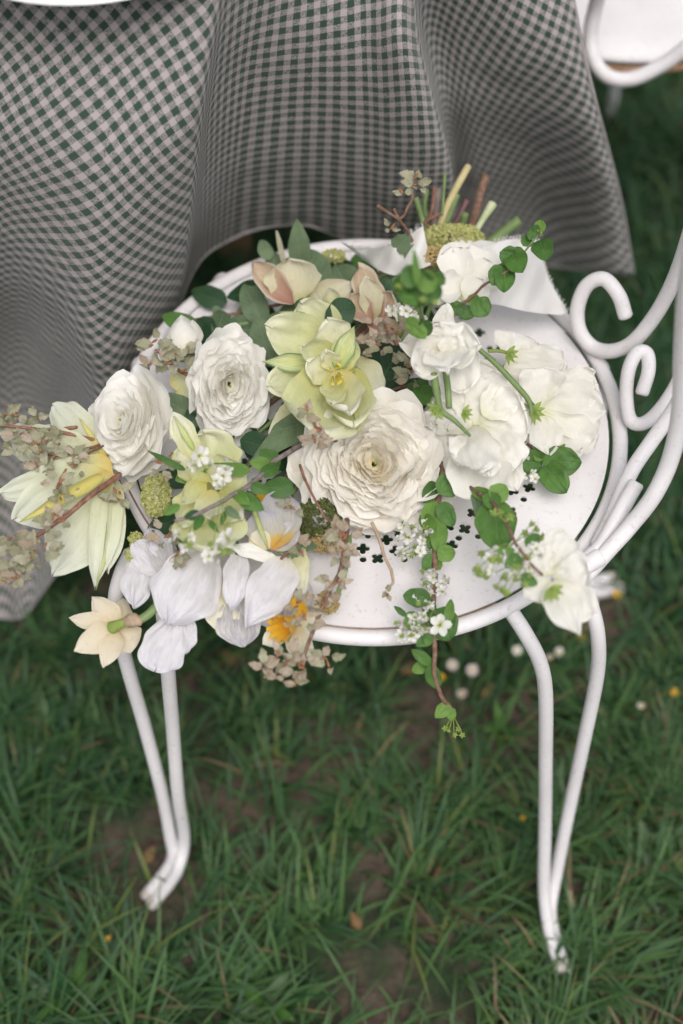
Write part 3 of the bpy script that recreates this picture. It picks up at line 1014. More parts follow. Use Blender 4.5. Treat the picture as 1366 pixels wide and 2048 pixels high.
# ---- rosette flowers built layer by layer
def rosette(px, py, h, wid, hgt_ratio, tilt, label, mat, layers=15, seed=1, name='ranunculus', closed=.0, swirl=0., own=26, dome=.55, outer_open=.35, pm=6, dep=.26, warp=.10):
    r = random.Random(seed)
    e = part(name, px, py, h, label)
    C = H(px, py, h)
    Rm = wpx(C, wid) / 2
    ax = (to_cam(C) + Vector(tilt)).normalized()
    # local frame: Z axis = facing; X roughly picture right
    X = Vector((1, 0, 0)); X = (X - ax * X.dot(ax)).normalized(); Y = ax.cross(X)
    R3 = Matrix((X, Y, ax)).transposed()
    petals = []
    for li in range(layers):
        q = (li + 1) / layers
        R = Rm * (.07 + .93 * q ** .9)
        npet = 3 + int(q * pm)
        Zt = Rm * dome * sqrt(max(0, 1 - q ** 2 * .96)) - Rm * .10 * max(0, .3 - q) / .3 + Rm * r.uniform(-.015, .015)
        opn = (-.42 + closed * -.1) * (1 - q) + outer_open * max(0, q - .6) * 2.0
        a0 = r.uniform(0, 6.28) + li * 2.4
        for k in range(npet):
            ac = a0 + 2 * pi * k / npet + r.uniform(-.18, .18)
            dth = (1.25 if li < 4 else 1.0) * pi / npet * r.uniform(1.05, 1.4) + .12
            ph = [r.uniform(0, 6.28) for _ in range(5)]
            off = r.uniform(-.05, .05)
            zt = Zt + Rm * r.uniform(-.05, .05)
            rR = R * r.uniform(.95, 1.05)
            nu, nv = 15, 8
            vs, fs, us = [], [], []
            for j in range(nv):
                t = j / (nv - 1)
                for i in range(nu):
                    s = -1 + 2 * i / (nu - 1)
                    edge = 1 - .22 * abs(s) ** 2.5 * (1 if q < .6 else 1.3)
                    tt = t * edge
                    dp = Rm * (dep + .12 * q)
                    p0 = (.30 * rR, zt - dp * 1.1); p1 = (rR * (1.04 - opn * .2), zt - dp); p2 = (rR * (1 + opn * .6 + off), zt)
                    rr = (1 - tt) ** 2 * p0[0] + 2 * tt * (1 - tt) * p1[0] + tt * tt * p2[0]
                    zz = (1 - tt) ** 2 * p0[1] + 2 * tt * (1 - tt) * p1[1] + tt * tt * p2[1]
                    rf = Rm * (.022 + .05 * q) * (t ** 2.2)
                    w1 = sin(3.1 * s + ph[0]) + .7 * sin(6.3 * s + ph[1]) + .28 * sin(12 * s + ph[3])
                    rr += rf * w1 * .9
                    zz += rf * .6 * sin(5.2 * s + ph[2]) + rf * .35 * sin(13 * s + ph[4])
                    if t > .6: rr += Rm * (.035 + .05 * q) * ((t - .6) / .4) ** 1.6; zz -= Rm * .02 * ((t - .6) / .4) ** 2
                    if j == nv - 1: rr += Rm * .01 * sin(17 * s + ph[4])
                    # petals lap over the neighbour
                    rr += s * .025 * Rm * (1 - swirl) * (.4 + q)
                    a = ac + s * dth * (.55 + .45 * min(1, t * 1.6))
                    rr += Rm * .045 * q * t * mnoise.noise(Vector((s * 2.4 + ph[0] * 9, t * 2.5, ph[1] * 9)))
                    zz += Rm * .05 * q * t * mnoise.noise(Vector((s * 2.4 + ph[2] * 9, t * 2.5, ph[3] * 9)))
                    p = Vector((rr * cos(a), rr * sin(a), zz))
                    wn_ = mnoise.noise_vector(Vector((p.x / Rm * 1.5 + seed, p.y / Rm * 1.5, p.z / Rm)))
                    p += wn_ * Rm * warp
                    p.y *= hgt_ratio
                    vs.append(C + R3 @ p)
                    us.append(((s + 1) / 2, .15 + .85 * t if q > .3 else t * (.5 + 1.3 * q)))
            for j in range(nv - 1):
                for i in range(nu - 1):
                    qd = j * nu + i
                    fs.append((qd, qd + 1, qd + 1 + nu, qd + nu))
            petals.append((vs, fs, us))
    core = MB()
    for p in petals[:-own]: core.add(*p)
    co = build('heart_of_petals', core, mat, e); co['kind'] = 'stuff'
    for p in petals[-own:]:
        build('petal', MB().add(*p), mat, e)
    # green eye
    ey = MB(); tube(ey, [C + R3 @ Vector((0, 0, -Rm * .1)), C + R3 @ Vector((0, 0, Rm * (dome - .2)))], [Rm * .03, Rm * .02], 8, 2)
    build('eye', ey, M['calyx'], e)
    return e


rosette(750, 928, 3.6, 262, .93, (.02, .05, .02), 'largest creamy ranunculus with tightly ruffled petals and swirled centre', M['ranunculus'], 21, 3, own=42, dome=.62, outer_open=.26, pm=5, warp=.13)
rosette(457, 770, 4.0, 144, 1.38, (.12, -.10, .0), 'white ranunculus left of the lime tulip, ruffled at its lower edge', M['peony'], 15, 8, own=34, dome=.85, outer_open=.10, pm=4, dep=.34, warp=.10)
rosette(262, 852, 4.0, 150, 1.40, (-.38, .22, .05), 'white ranunculus with smooth wrapping petals over the chair edge at left', M['peony'], 10, 14, own=30, dome=1.0, outer_open=.06, pm=2.2, dep=.45, warp=.12)
# big smooth guard petals on the two left ones
for (b, t, w, kw) in [((275, 960, 4), (258, 742, 8), 150, {}), ((290, 950, 5), (325, 760, 8), 90, {}), ((245, 950, 4.5), (200, 770, 7), 90, {}), ((290, 965, 5), (300, 850, 8.5), 110, {})][:0]:
    petal('petal', bq, M['peony'], b, t, w, prof='fan', bend=1.1, cup=.5, ruf=.05, **kw)


def flower(name, label, c, mat, plist, **dk):
    e = part(name, *c, label)
    for row in plist:
        b, t, w = row[:3]
        kw = dict(dk)
        m = mat
        if len(row) > 3:
            kw.update(row[3])
            m = kw.pop('mat', mat)
        petal('petal', e, m, b, t, w, **kw)
    return e


# ---- white bud
flower('flower_bud', 'small closed white bud above the left ranunculus', (370, 680, 4), M['peony'], [
    ((375, 705, 3), (362, 630, 5.5), 62), ((385, 702, 3.5), (385, 640, 5.6), 44), ((362, 705, 3.6), (350, 645, 5.8), 46), ((372, 705, 4), (362, 636, 6.4), 54)],
    prof='oval', bend=.9, cup=.7, ruf=.01)

# ---- lime double tulip in the middle
L_, Fm = M['lime'], M['flame']
flower('tulip', 'lime yellow double tulip with green flamed petals at the centre top', (665, 740, 6), M['lime'], [
    ((680, 715, 5), (605, 612, 6.5), 105, dict(prof='round', bend=.5, cup=.35)),
    ((690, 712, 5.5), (541, 655, 7.6), 108, dict(prof='round', bend=.9, cup=.5)),
    ((668, 735, 5), (532, 772, 5.8), 84, dict(prof='round', bend=.6, cup=.3)),
    ((700, 715, 4.5), (766, 795, 5.2), 74, dict(prof='oval', bend=-.8, cup=-.3, mat=M['lime_pale'])),
    ((672, 728, 6.5), (640, 872, 8.4), 182, dict(prof='round', bend=1.0, cup=.55)),
    ((690, 735, 7), (708, 852, 8.6), 108, dict(prof='round', bend=1.0, cup=.5)),
    ((678, 722, 6.5), (598, 690, 9), 62, dict(prof='round', bend=.7, cup=.5)),
    ((686, 722, 6.5), (655, 640, 9), 84, dict(prof='round', bend=.8, cup=.5, mat=M['lime_pale'])),
    ((672, 755, 7), (612, 722, 9), 66, dict(prof='round', bend=.5, cup=.4, mat=M['lime_pale'])),
    ((680, 745, 7), (700, 672, 9.2), 60, dict(prof='oval', bend=.5, cup=.3)),
    ((676, 740, 7.6), (700, 830, 9.8), 84, dict(prof='round', bend=1.1, cup=.6, mat=M['lime_pale'])),
    ((672, 748, 7.5), (664, 805, 9.2), 56, dict(prof='round', bend=1.0, cup=.6, ruf=.1)),
    ((668, 742, 7.5), (655, 700, 9.6), 44, dict(prof='round', bend=1.0, cup=.6, ruf=.12, mat=M['lime_pale'])),
    ((672, 738, 7.8), (708, 656, 10.2), 44, dict(prof='tip', bend=.3, cup=.2, mat=Fm)),
    ((640, 728, 6), (528, 722, 6.6), 40, dict(prof='tip', bend=-.4, cup=.3, mat=Fm)),
    ((716, 735, 7), (722, 860, 8.4), 36, dict(prof='lance', bend=.5, cup=.4, mat=Fm, n=(.8, 0, 0))),
    ((640, 645, 6.0), (560, 625, 6.6), 24, dict(prof='tip', bend=.3, mat=Fm))], ruf=.09, crk=.05)
st = MB()
for k in range(9):
    a = random.uniform(0, 6.28); q = H(668 + 9 * cos(a), 742 + 12 * sin(a), 8)
    tube(st, [q, H(670 + 16 * cos(a), 748 + 22 * sin(a), 9.4)], [.0006, .0012], 5, 2)
build('stamen', st, M['stamen'], bq)

# ---- second lime tulip, lower left
flower('tulip', 'pale lime tulip half covered by small white blossom, below the left ranunculuses', (418, 975, 5), M['lime'], [
    ((425, 985, 4.5), (405, 862, 6), 140, dict(prof='round', bend=.8, cup=.4)),
    ((430, 975, 5), (480, 925, 6.2), 96, dict(prof='round', bend=.6, cup=.4)),
    ((400, 930, 5.5), (346, 826, 8), 52, dict(prof='oval', bend=.4, cup=.5, mat=M['lime_pale'])),
    ((388, 900, 6.2), (347, 832, 8.3), 14, dict(prof='lance', bend=.2, mat=Fm)),
    ((415, 985, 5), (424, 1118, 5.6), 150, dict(prof='round', bend=.7, cup=.35)),
    ((405, 975, 5.5), (362, 1055, 6), 82, dict(prof='round', bend=.5, cup=.3)),
    ((430, 990, 5.5), (482, 1040, 6), 84, dict(prof='round', bend=.5, cup=.3)),
    ((410, 960, 6), (365, 1005, 7.6), 44, dict(prof='tip', bend=.8, cup=.4)),
    ((415, 965, 6), (395, 915, 7.8), 56, dict(prof='oval', bend=.8, cup=.4)),
    ((420, 965, 6), (450, 935, 7.6), 46, dict(prof='oval', bend=.8, cup=.4, mat=M['lime_pale'])),
    ((418, 980, 6.2), (422, 1030, 7.8), 64, dict(prof='round', bend=.9, cup=.4, mat=M['lime_pale'])),
    ((385, 965, 5), (357, 905, 6.5), 40, dict(prof='tip', bend=.4, mat=M['lime_pale'])),
    ((500, 1000, 5.2), (538, 1103, 6.2), 12, dict(prof='lance', bend=1.0, cup=.3, mat=Fm))], ruf=.10, crk=.06)

# ---- open cream lily-flowered tulip at far left
flower('tulip', 'wide open cream tulip with yellow base hanging over the left edge', (225, 942, 4), M['lily'], [
    ((215, 915, 3.5), (108, 812, 4.2), 84, dict(prof='round', bend=-.3, cup=.1)),
    ((224, 930, 3.6), (6, 872, 3), 96, dict(prof='oval', bend=-.4, cup=.15, ser=.02)),
    ((224, 936, 3.8), (8, 985, 3.4), 88, dict(prof='strap', bend=-.4, cup=.15)),
    ((222, 948, 3.6), (38, 1034, 2.6), 118, dict(prof='oval', bend=-.5, cup=.15)),
    ((224, 946, 3.8), (112, 1138, 2), 128, dict(prof='oval', bend=-.6, cup=.2)),
    ((226, 955, 4.0), (188, 1182, 1.5), 70, dict(prof='tip', bend=-.7, cup=.5)),
    ((226, 950, 4.2), (216, 1145, 2), 44, dict(prof='oval', bend=-.6, cup=.5, n=(.6, 0, 0))),
    ((228, 960, 3.4), (234, 1078, 1.8), 40, dict(prof='oval', bend=-.5, cup=.3)),
    ((218, 1010, 3.6), (192, 1178, 1.9), 16, dict(prof='lance', bend=-.6, n=(.8, 0, 0), mat=Fm)),
    ((205, 952, 5), (30, 1050, 4.8), 30, dict(prof='lance', bend=-.35, cup=.7, mat=M['lily_yellow'])),
    ((214, 920, 4.2), (160, 838, 4.6), 14, dict(prof='lance', bend=.3, mat=M['lily_yellow']))], ruf=.08, crk=.04)

# ---- daffodil seen from behind
df = flower('daffodil', 'pale peach daffodil seen from behind, hanging by the left leg', (232, 1252, 0), M['peach'], [
    ((236, 1252, 0), (185, 1194, .4), 54), ((236, 1250, 0), (246, 1196, -1), 52), ((230, 1250, 0), (137, 1236, 0), 40),
    ((234, 1256, 0), (150, 1302, .4), 60), ((234, 1258, 0), (207, 1336, 0), 48), ((240, 1256, -.3), (262, 1304, -1.6), 74)],
    prof='leaf', bend=-.5, cup=-.25, ruf=.05)
mb = MB(); tube(mb, [H(224, 1255, .5), H(240, 1248, 1.0), H(256, 1243, 1.2)], [.0048, .0034, .0034], 10, 5); build('calyx', mb, M['calyx'], df)
mb = MB(); tube(mb, [H(254, 1243, 1.2), H(266, 1240, 1.4), H(282, 1243, 1.3)], [.0042, .0055, .0034], 9, 5, bump=.12); build('spathe', mb, M['papery'], df)
mb = MB(); tube(mb, [H(280, 1240, 1.3), H(300, 1226, 1.5), H(330, 1195, 2)], .0032, 9, 5); build('stem', mb, M['stem_green'], df)

# ---- yellow-trumpet daffodil
d2_ = flower('daffodil', 'small daffodil with orange yellow trumpet at the seat front edge', (575, 1255, .5), M['cream'], [
    ((585, 1250, .4), (527, 1288, .6), 44), ((588, 1255, .4), (588, 1312, .4), 38), ((592, 1250, .3), (622, 1322, 0), 36),
    ((590, 1240, .4), (640, 1240, .4), 44), ((585, 1235, .4), (600, 1190, .8), 44), ((580, 1238, .3), (545, 1215, .6), 38)],
    prof='oval', bend=-.3, cup=.2, ruf=.05)
mb = MB()
C = H(585, 1245, .8); A_ = (H(548, 1262, 2.4) - C).normalized(); X = A_.orthogonal().normalized(); Y = A_.cross(X)
sg = 36
for j in range(8):
    t = j / 7
    for k in range(sg):
        a = 2 * pi * k / sg
        r_ = .005 + .0045 * t + .0018 * t ** 2 * sin(9 * a) + .0008 * t * sin(17 * a + 1)
        P = C + A_ * (.019 * t + .0012 * t * sin(11 * a)) + (X * cos(a) + Y * sin(a)) * r_
        mb.v.append(tuple(P)); mb.uv.append((k / sg, t))
for j in range(7): mb.f += [(j * sg + k, j * sg + (k + 1) % sg, (j + 1) * sg + (k + 1) % sg, (j + 1) * sg + k) for k in range(sg)]
build('trumpet', mb, M['yellow'], d2_)
petal('petal', d2_, M['yellow'], (606, 1240, .9), (588, 1190, 1.6), 34, prof='round', cup=.4, ruf=.12)

# ---- lilac white irises along the front
Lc, Lv = M['lilac'], M['lilac_vein']
flower('iris', 'lilac white iris with broad crinkled falls drooping at the lower left', (390, 1110, 2), Lc, [
    ((330, 1150, 1.5), (270, 1090, 3), 66, dict(bend=.3)),
    ((280, 1105, 2), (268, 1213, .8), 66, dict(prof='oval', cup=-.4)),
    ((358, 1215, .6), (312, 1338, -.5), 104, dict(prof='spoon', bend=-.5, ruf=.09)),
    ((362, 1225, .5), (374, 1306, -.4), 56, dict(prof='oval', bend=-.4, ruf=.08)),
    ((418, 1098, 3), (332, 1250, 1.6), 144, dict(prof='oval', bend=-.45, cup=-.05)),
    ((340, 1150, 2.2), (300, 1060, 3), 56, dict(bend=.3, mat=Lv))], prof='round', bend=-.25, cup=.0, ruf=.10, crk=.10)
flower('iris', 'lilac white iris with pointed drooping petals above the seat front', (540, 1120, 2), Lc, [
    ((440, 1160, 1.2), (452, 1272, .4), 76, dict(mat=M['cream'], prof='oval')),
    ((468, 1195, 1), (486, 1292, 0), 96, dict(mat=Lv, prof='oval', ruf=.06)),
    ((580, 1130, 1.6), (575, 1235, .8), 96, dict(prof='oval', mat=Lv)),
    ((578, 1118, 3), (492, 1258, 1.8), 96, dict(prof='tip', cup=.3)),
    ((480, 1095, 3.2), (462, 1218, 2.2), 54, dict(prof='oval', bend=-.7)),
    ((556, 1122, 3.2), (470, 1092, 4), 30, dict(prof='round', ruf=.2, mat=M['peony'])),
    ((592, 1095, 2.2), (604, 1184, 1.6), 48, dict(prof='strap', mat=M['lime_pale']))], bend=-.3, cup=.05, ruf=.09, crk=.10)
flower('iris', 'grey lilac iris with a yellow eye beside the round green leaf', (540, 1070, 3), M['iris_eye'], [
    ((545, 1100, 3), (568, 985, 4.6), 96, dict(prof='round', bend=.7, cup=.5)),
    ((540, 1098, 3.2), (520, 1020, 4.6), 84, dict(prof='round', bend=.6, cup=.4)),
    ((548, 1100, 2.8), (596, 1050, 3.6), 56, dict(prof='oval', bend=.3, mat=Lv)),
    ((540, 1095, 3.4), (500, 1070, 4), 50, dict(prof='oval', mat=M['cream'])),
    ((510, 1000, 3.8), (548, 990, 4.4), 26, dict(prof='round', mat=M['yellow'])),
    ((600, 960, 2.6), (616, 905, 3.5), 60, dict(prof='round', mat=M['sweet_pea'], cup=.4)),
    ((615, 975, 2.6), (600, 890, 3.5), 66, dict(prof='round', mat=M['peony'], cup=.4))], ruf=.05)

# ---- hellebores
flower('hellebore', 'cream hellebore with one dusty pink outer petal near the tablecloth', (590, 610, 4), M['hellebore'], [
    ((592, 612, 4), (704, 568, 5.8), 56, dict(prof='oval', mat=M['hellebore'])),
    ((590, 600, 4), (640, 605, 5), 70, dict(prof='round')),
    ((592, 606, 4.5), (578, 514, 7.2), 118, dict(prof='round', bend=.7, cup=.5)),
    ((586, 608, 5), (510, 528, 7), 60, dict(prof='oval', bend=.4, cup=.5, mat=M['hellebore_pink']))], bend=.4, cup=.3, ruf=.07)
flower('hellebore', 'dusty pink hellebore with curled petals right of the cream one', (755, 645, 4), M['hellebore_pink'], [
    ((760, 645, 4.2), (716, 528, 7.4), 66, dict(prof='oval', bend=.5, cup=.4)),
    ((750, 640, 4), (785, 580, 6), 56, dict(prof='oval', bend=.7)),
    ((745, 645, 4.6), (700, 590, 6), 54, dict(prof='round', bend=.5)),
    ((750, 640, 4.4), (735, 560, 7.8), 50, dict(prof='oval', bend=.6, mat=M['hellebore'])),
    ((740, 650, 4), (800, 655, 4.6), 32, dict(prof='oval'))], bend=.5, cup=.4, ruf=.12)
flower('flower_bud', 'cream green oval bud between the two hellebores', (665, 600, 5), M['lime_pale'], [
    ((672, 612, 5), (655, 575, 6.6), 34), ((668, 612, 5.4), (660, 578, 6.8), 26)], prof='oval', bend=.8, cup=.7)

# ---- sweet peas
SP = M['sweet_pea']
flower('sweet_pea', 'white sweet pea with pointed petals standing highest of the bouquet', (885, 650, 11), SP, [
    ((898, 660, 9), (925, 780, 8), 100, dict(prof='round', bend=-.5)),
    ((895, 690, 10), (806, 684, 12.4), 84, dict(prof='oval', bend=-.4)),
    ((890, 690, 10), (832, 742, 12.2), 82, dict(prof='fan', bend=-.5)),
    ((892, 690, 10.2), (896, 752, 12.4), 100, dict(prof='fan', bend=-.5)),
    ((885, 690, 10), (958, 690, 12), 96, dict(prof='oval', bend=-.5)),
    ((885, 720, 10.5), (880, 650, 13), 96, dict(prof='fan', bend=.6)),
    ((885, 670, 10.5), (892, 612, 12.2), 50, dict(prof='strap', bend=.3)),
    ((870, 710, 11), (848, 668, 13), 60, dict(prof='round', bend=.6, cup=.4)),
    ((900, 718, 11), (915, 672, 12.8), 66, dict(prof='round', bend=.6, cup=.4))], cup=.25, ruf=.10, crk=.07)
flower('sweet_pea', 'white sweet pea lying flat beside the small green calyx, over the seat', (1030, 715, 4), SP, [
    ((1020, 712, 4), (1125, 728, 4.6), 76, dict(prof='fan')), ((1015, 715, 4), (1030, 668, 4.8), 90, dict(prof='fan')),
    ((1020, 720, 4), (1035, 790, 4.4), 92, dict(prof='fan')), ((1000, 745, 4), (1090, 770, 4), 60, dict(prof='oval'))], bend=.4, cup=.15, ruf=.10, crk=.07)
flower('sweet_pea', 'translucent white sweet pea nearest the right edge of the seat', (1085, 815, 4), SP, [
    ((1085, 825, 4), (1162, 905, 2.2), 128, dict(prof='fan')), ((1080, 815, 4.2), (1202, 820, 3.6), 118, dict(prof='oval', bend=-.3)),
    ((1078, 800, 4.5), (1190, 768, 5), 92, dict(prof='fan')), ((1080, 815, 4.5), (1085, 740, 6), 104, dict(prof='fan', bend=.6, cup=.4)),
    ((1085, 830, 4.2), (1098, 905, 3), 70, dict(prof='oval'))], bend=.2, cup=.2, ruf=.10, crk=.07)
flower('sweet_pea', 'big white sweet pea touching the right side of the largest ranunculus', (950, 850, 6), SP, [
    ((958, 850, 6), (1048, 822, 7), 124, dict(prof='fan')), ((950, 850, 6), (945, 752, 7.5), 150, dict(prof='fan')),
    ((940, 865, 6), (870, 800, 6.4), 120, dict(prof='fan')), ((965, 830, 7), (1030, 780, 8), 80, dict(prof='oval')),
    ((955, 855, 6.4), (1022, 930, 6.6), 116, dict(prof='fan')), ((945, 860, 6.2), (962, 990, 5.6), 136, dict(prof='fan', bend=-.5)),
    ((950, 850, 7), (958, 932, 9), 96, dict(prof='round', bend=-.6, cup=-.4)), ((950, 890, 7.5), (905, 905, 8.2), 66, dict(prof='round', cup=-.4)),
    ((958, 880, 7.5), (982, 950, 8), 60, dict(prof='oval', bend=-.6, cup=-.4))], bend=-.2, cup=.15, ruf=.10, crk=.07)
flower('sweet_pea', 'white sweet pea hanging past the seat edge in front of the right leg', (1110, 1150, 9), SP, [
    ((1105, 1140, 9), (1128, 1062, 10), 80, dict(prof='oval')), ((1100, 1150, 9), (1068, 1105, 9.5), 84, dict(prof='fan')),
    ((1105, 1150, 9), (1180, 1145, 9.6), 92, dict(prof='fan')), ((1100, 1165, 9), (1050, 1190, 8.6), 60, dict(prof='oval')),
    ((1102, 1165, 9.4), (1155, 1264, 9), 78, dict(prof='tip', bend=-.3)), ((1110, 1160, 9.2), (1178, 1226, 9), 82, dict(prof='fan'))], bend=-.4, cup=.2, ruf=.10, crk=.07)
flower('sweet_pea', 'white ruffled sweet pea leaning on the silk ribbon', (935, 590, 7), SP, [
    ((930, 600, 7), (985, 525, 8.4), 92, dict(prof='fan')), ((925, 600, 7), (940, 488, 9), 128, dict(prof='fan', ruf=.11)),
    ((925, 600, 7.2), (872, 560, 8.6), 84, dict(prof='fan')), ((930, 600, 7.4), (905, 500, 9), 76, dict(prof='fan', ruf=.11)),
    ((928, 598, 7.6), (968, 560, 8.6), 66, dict(prof='round')), ((905, 560, 7.6), (895, 610, 8), 48, dict(prof='oval'))], bend=.5, cup=.3, ruf=.08)

flower('sweet_pea', 'pale sweet pea petals filling between the two hanging green stems', (960, 780, 4), SP, [
    ((930, 800, 4), (905, 730, 5.5), 90, dict(prof='fan')), ((960, 800, 4), (990, 740, 5), 96, dict(prof='fan')), ((975, 800, 4), (1045, 780, 4.6), 88, dict(prof='fan')),
    ((985, 850, 4), (1055, 868, 4.4), 84, dict(prof='fan')), ((900, 830, 4.5), (870, 865, 5), 76, dict(prof='fan')), ((1000, 900, 4), (1030, 975, 3), 66, dict(prof='oval'))], bend=.3, cup=.2, ruf=.10, crk=.08)
flower('sweet_pea', 'low white sweet pea between the ribbon and the flat one on the seat', (1000, 670, 3), SP, [
    ((990, 720, 3), (965, 765, 3.4), 90, dict(prof='fan')), ((1060, 740, 3), (1120, 760, 3.4), 90, dict(prof='fan')), ((1060, 720, 3), (1085, 690, 3.6), 80, dict(prof='fan')),
    ((1120, 790, 4), (1185, 745, 5), 70, dict(prof='oval')), ((1110, 850, 3), (1190, 870, 2), 90, dict(prof='fan'))], bend=.3, cup=.2, ruf=.10, crk=.08)

# green stems and calyces of the sweet peas
def stem(pts, r, mat, name='stem', parent=bq, seg=8, bump_=0.):
    mb = MB(); tube(mb, [H(*p) for p in pts], r, seg, 6, bump=bump_)
    return build(name, mb, mat, parent)


stem([(868, 748, 11.5), (874, 790, 11), (882, 820, 10.5), (910, 842, 10), (940, 872, 9.6)], [.0028, .0024, .002, .0011], M['stem_green'])
stem([(892, 745, 9), (896, 780, 8.6), (898, 815, 8)], .0024, M['stem_green'])
stem([(950, 692, 10.5), (990, 726, 9.6), (1030, 768, 8.6), (1058, 802, 7.6), (1064, 832, 6.8)], [.0017, .0021, .0022, .002, .0015], M['stem_green'])
stem([(978, 702, 8.5), (1000, 702, 8), (1015, 706, 7.6)], .0014, M['calyx'])
stem([(1058, 815, 7), (1040, 805, 6.6), (1020, 792, 6.2)], .0012, M['calyx'])
stem([(905, 645, 9), (940, 680, 9), (955, 700, 9.4)], .0011, M['calyx'])


def calyx(px, py, h, size, ang, name='calyx'):
    e = MB()
    C = H(px, py, h)
    for k in range(5):
        a = ang + (k - 2) * .55
        T = H(px + size * cos(a), py + size * sin(a), h + random.uniform(-.2, .4))
        petal_pts(e, C, T, wpx(C, size * .42), None, prof='lance', cup=.5, nu=5, nv=6, bend=-.5)
    tube(e, [C, C.lerp(H(px + size * .5 * cos(ang), py + size * .5 * sin(ang), h), 1)], [wpx(C, size * .14), wpx(C, size * .3)], 7, 2)
    return build(name, e, M['calyx'], bq)


calyx(878, 816, 10.8, 26, pi * .75); calyx(925, 826, 10.2, 22, 0.2); calyx(1014, 708, 7.8, 24, .3); calyx(1064, 824, 6.9, 28, .25); calyx(1100, 1178, 9.7, 30, .9)

# ---- silk ribbon with frayed edge, tied round the stems
def ribbon(pts_top, pts_bot, name, nacross=12, fray=True, wav=.0012):
    Tp = catmull([H(*p) for p in pts_top], 10); Bt = catmull([H(*p) for p in pts_bot], 10)
    mb = MB(); n = len(Tp)
    for i in range(n):
        for k in range(nacross + 1):
            t = k / nacross
            P = Tp[i].lerp(Bt[i], t)
            P = P + to_cam(P) * (wav * sin(i * .5 + 4 * t) + wav * 1.6 * sin(t * pi) * sin(i * .23))
            mb.v.append(tuple(P)); mb.uv.append((t, i / n * 2))
    w = nacross + 1
    for i in range(n - 1):
        for k in range(nacross): mb.f.append((i * w + k, i * w + k + 1, (i + 1) * w + k + 1, (i + 1) * w + k))
    o = build(name, mb, M['silk'], bq)
    if fray:
        fr = MB()
        for (src, other) in ((Tp, Bt),):
            for i in range(n - 1):
                for q in range(5):
                    P = src[i].lerp(src[i + 1], random.random())
                    d = (src[i] - other[i]).normalized()
                    L = random.uniform(.001, .0042)
                    e = P + d * L + Vector((random.uniform(-1, 1), random.uniform(-1, 1), random.uniform(-.3, .6))) * .0012
                    tube(fr, [P - d * .001, e], .00014, 3, 1, cap=False, smooth=False)
        f = build('frayed_edge', fr, M['silk'], o); f['kind'] = 'stuff'
    return o


ribbon([(682, 485, 6), (715, 496, 6.6), (760, 494, 7.4), (800, 480, 8), (846, 452, 8.6)], [(700, 498, 5), (728, 520, 5), (768, 545, 5.2), (806, 550, 6), (862, 530, 7)], 'ribbon', wav=.003)
ribbon([(955, 500, 8), (1000, 482, 7.6), (1040, 478, 7), (1072, 480, 6.4), (1085, 520, 5), (1104, 570, 3.4), (1136, 624, 2)],
       [(930, 600, 6), (965, 606, 5.6), (1000, 610, 5.2), (1030, 618, 4.6), (1062, 624, 3.8), (1095, 628, 2.8), (1130, 630, 1.8)], 'ribbon')
ribbon([(905, 470, 6.5), (950, 478, 6.5), (990, 484, 6)], [(900, 560, 6), (950, 575, 6), (1000, 580, 6)], 'ribbon', fray=False)

# ---- flower stems tied together, pointing back to the table
for pts, w, m in [([(868, 480, 4), (872, 420, 4.5), (880, 345, 5)], 17, 'stem_grey'), ([(880, 450, 5), (900, 400, 6), (936, 333, 7)], 15, 'stem_tan'),
                  ([(935, 490, 4), (950, 430, 5), (971, 352, 6)], 17, 'bark'), ([(940, 480, 6), (965, 440, 6.6), (985, 408, 7.2)], [12, 13, 20], 'stem_pale'),
                  ([(960, 500, 3), (1000, 470, 3.4), (1036, 442, 4)], 22, 'stem_green'), ([(885, 460, 4), (900, 425, 5), (913, 390, 6)], 15, 'stem_green'),
                  ([(895, 470, 3), (915, 440, 4), (934, 402, 5)], 15, 'stem_purple'), ([(855, 470, 4), (842, 430, 5), (832, 396, 6)], 12, 'stem_green'),
                  ([(862, 460, 3), (850, 420, 4), (853, 380, 5)], 11, 'stem_green'), ([(858, 440, 5), (866, 410, 6), (868, 376, 7)], 7, 'red_bark'),
                  ([(870, 460, 6), (850, 445, 6.5), (885, 425, 7)], 7, 'red_bark'), ([(915, 480, 4), (925, 450, 5), (930, 428, 6)], 15, 'stem_green'),
                  ([(884, 430, 7), (888, 380, 7.6), (890, 348, 8)], 6, 'stem_green')]:
    C = H(*pts[0])
    r_ = [wpx(C, q) / 2 for q in w] if hasattr(w, '__len__') else wpx(C, w) / 2
    stem(pts, r_, M[m], seg=10)

# ---- bumpy green flower heads, made of many tiny florets
ico = None


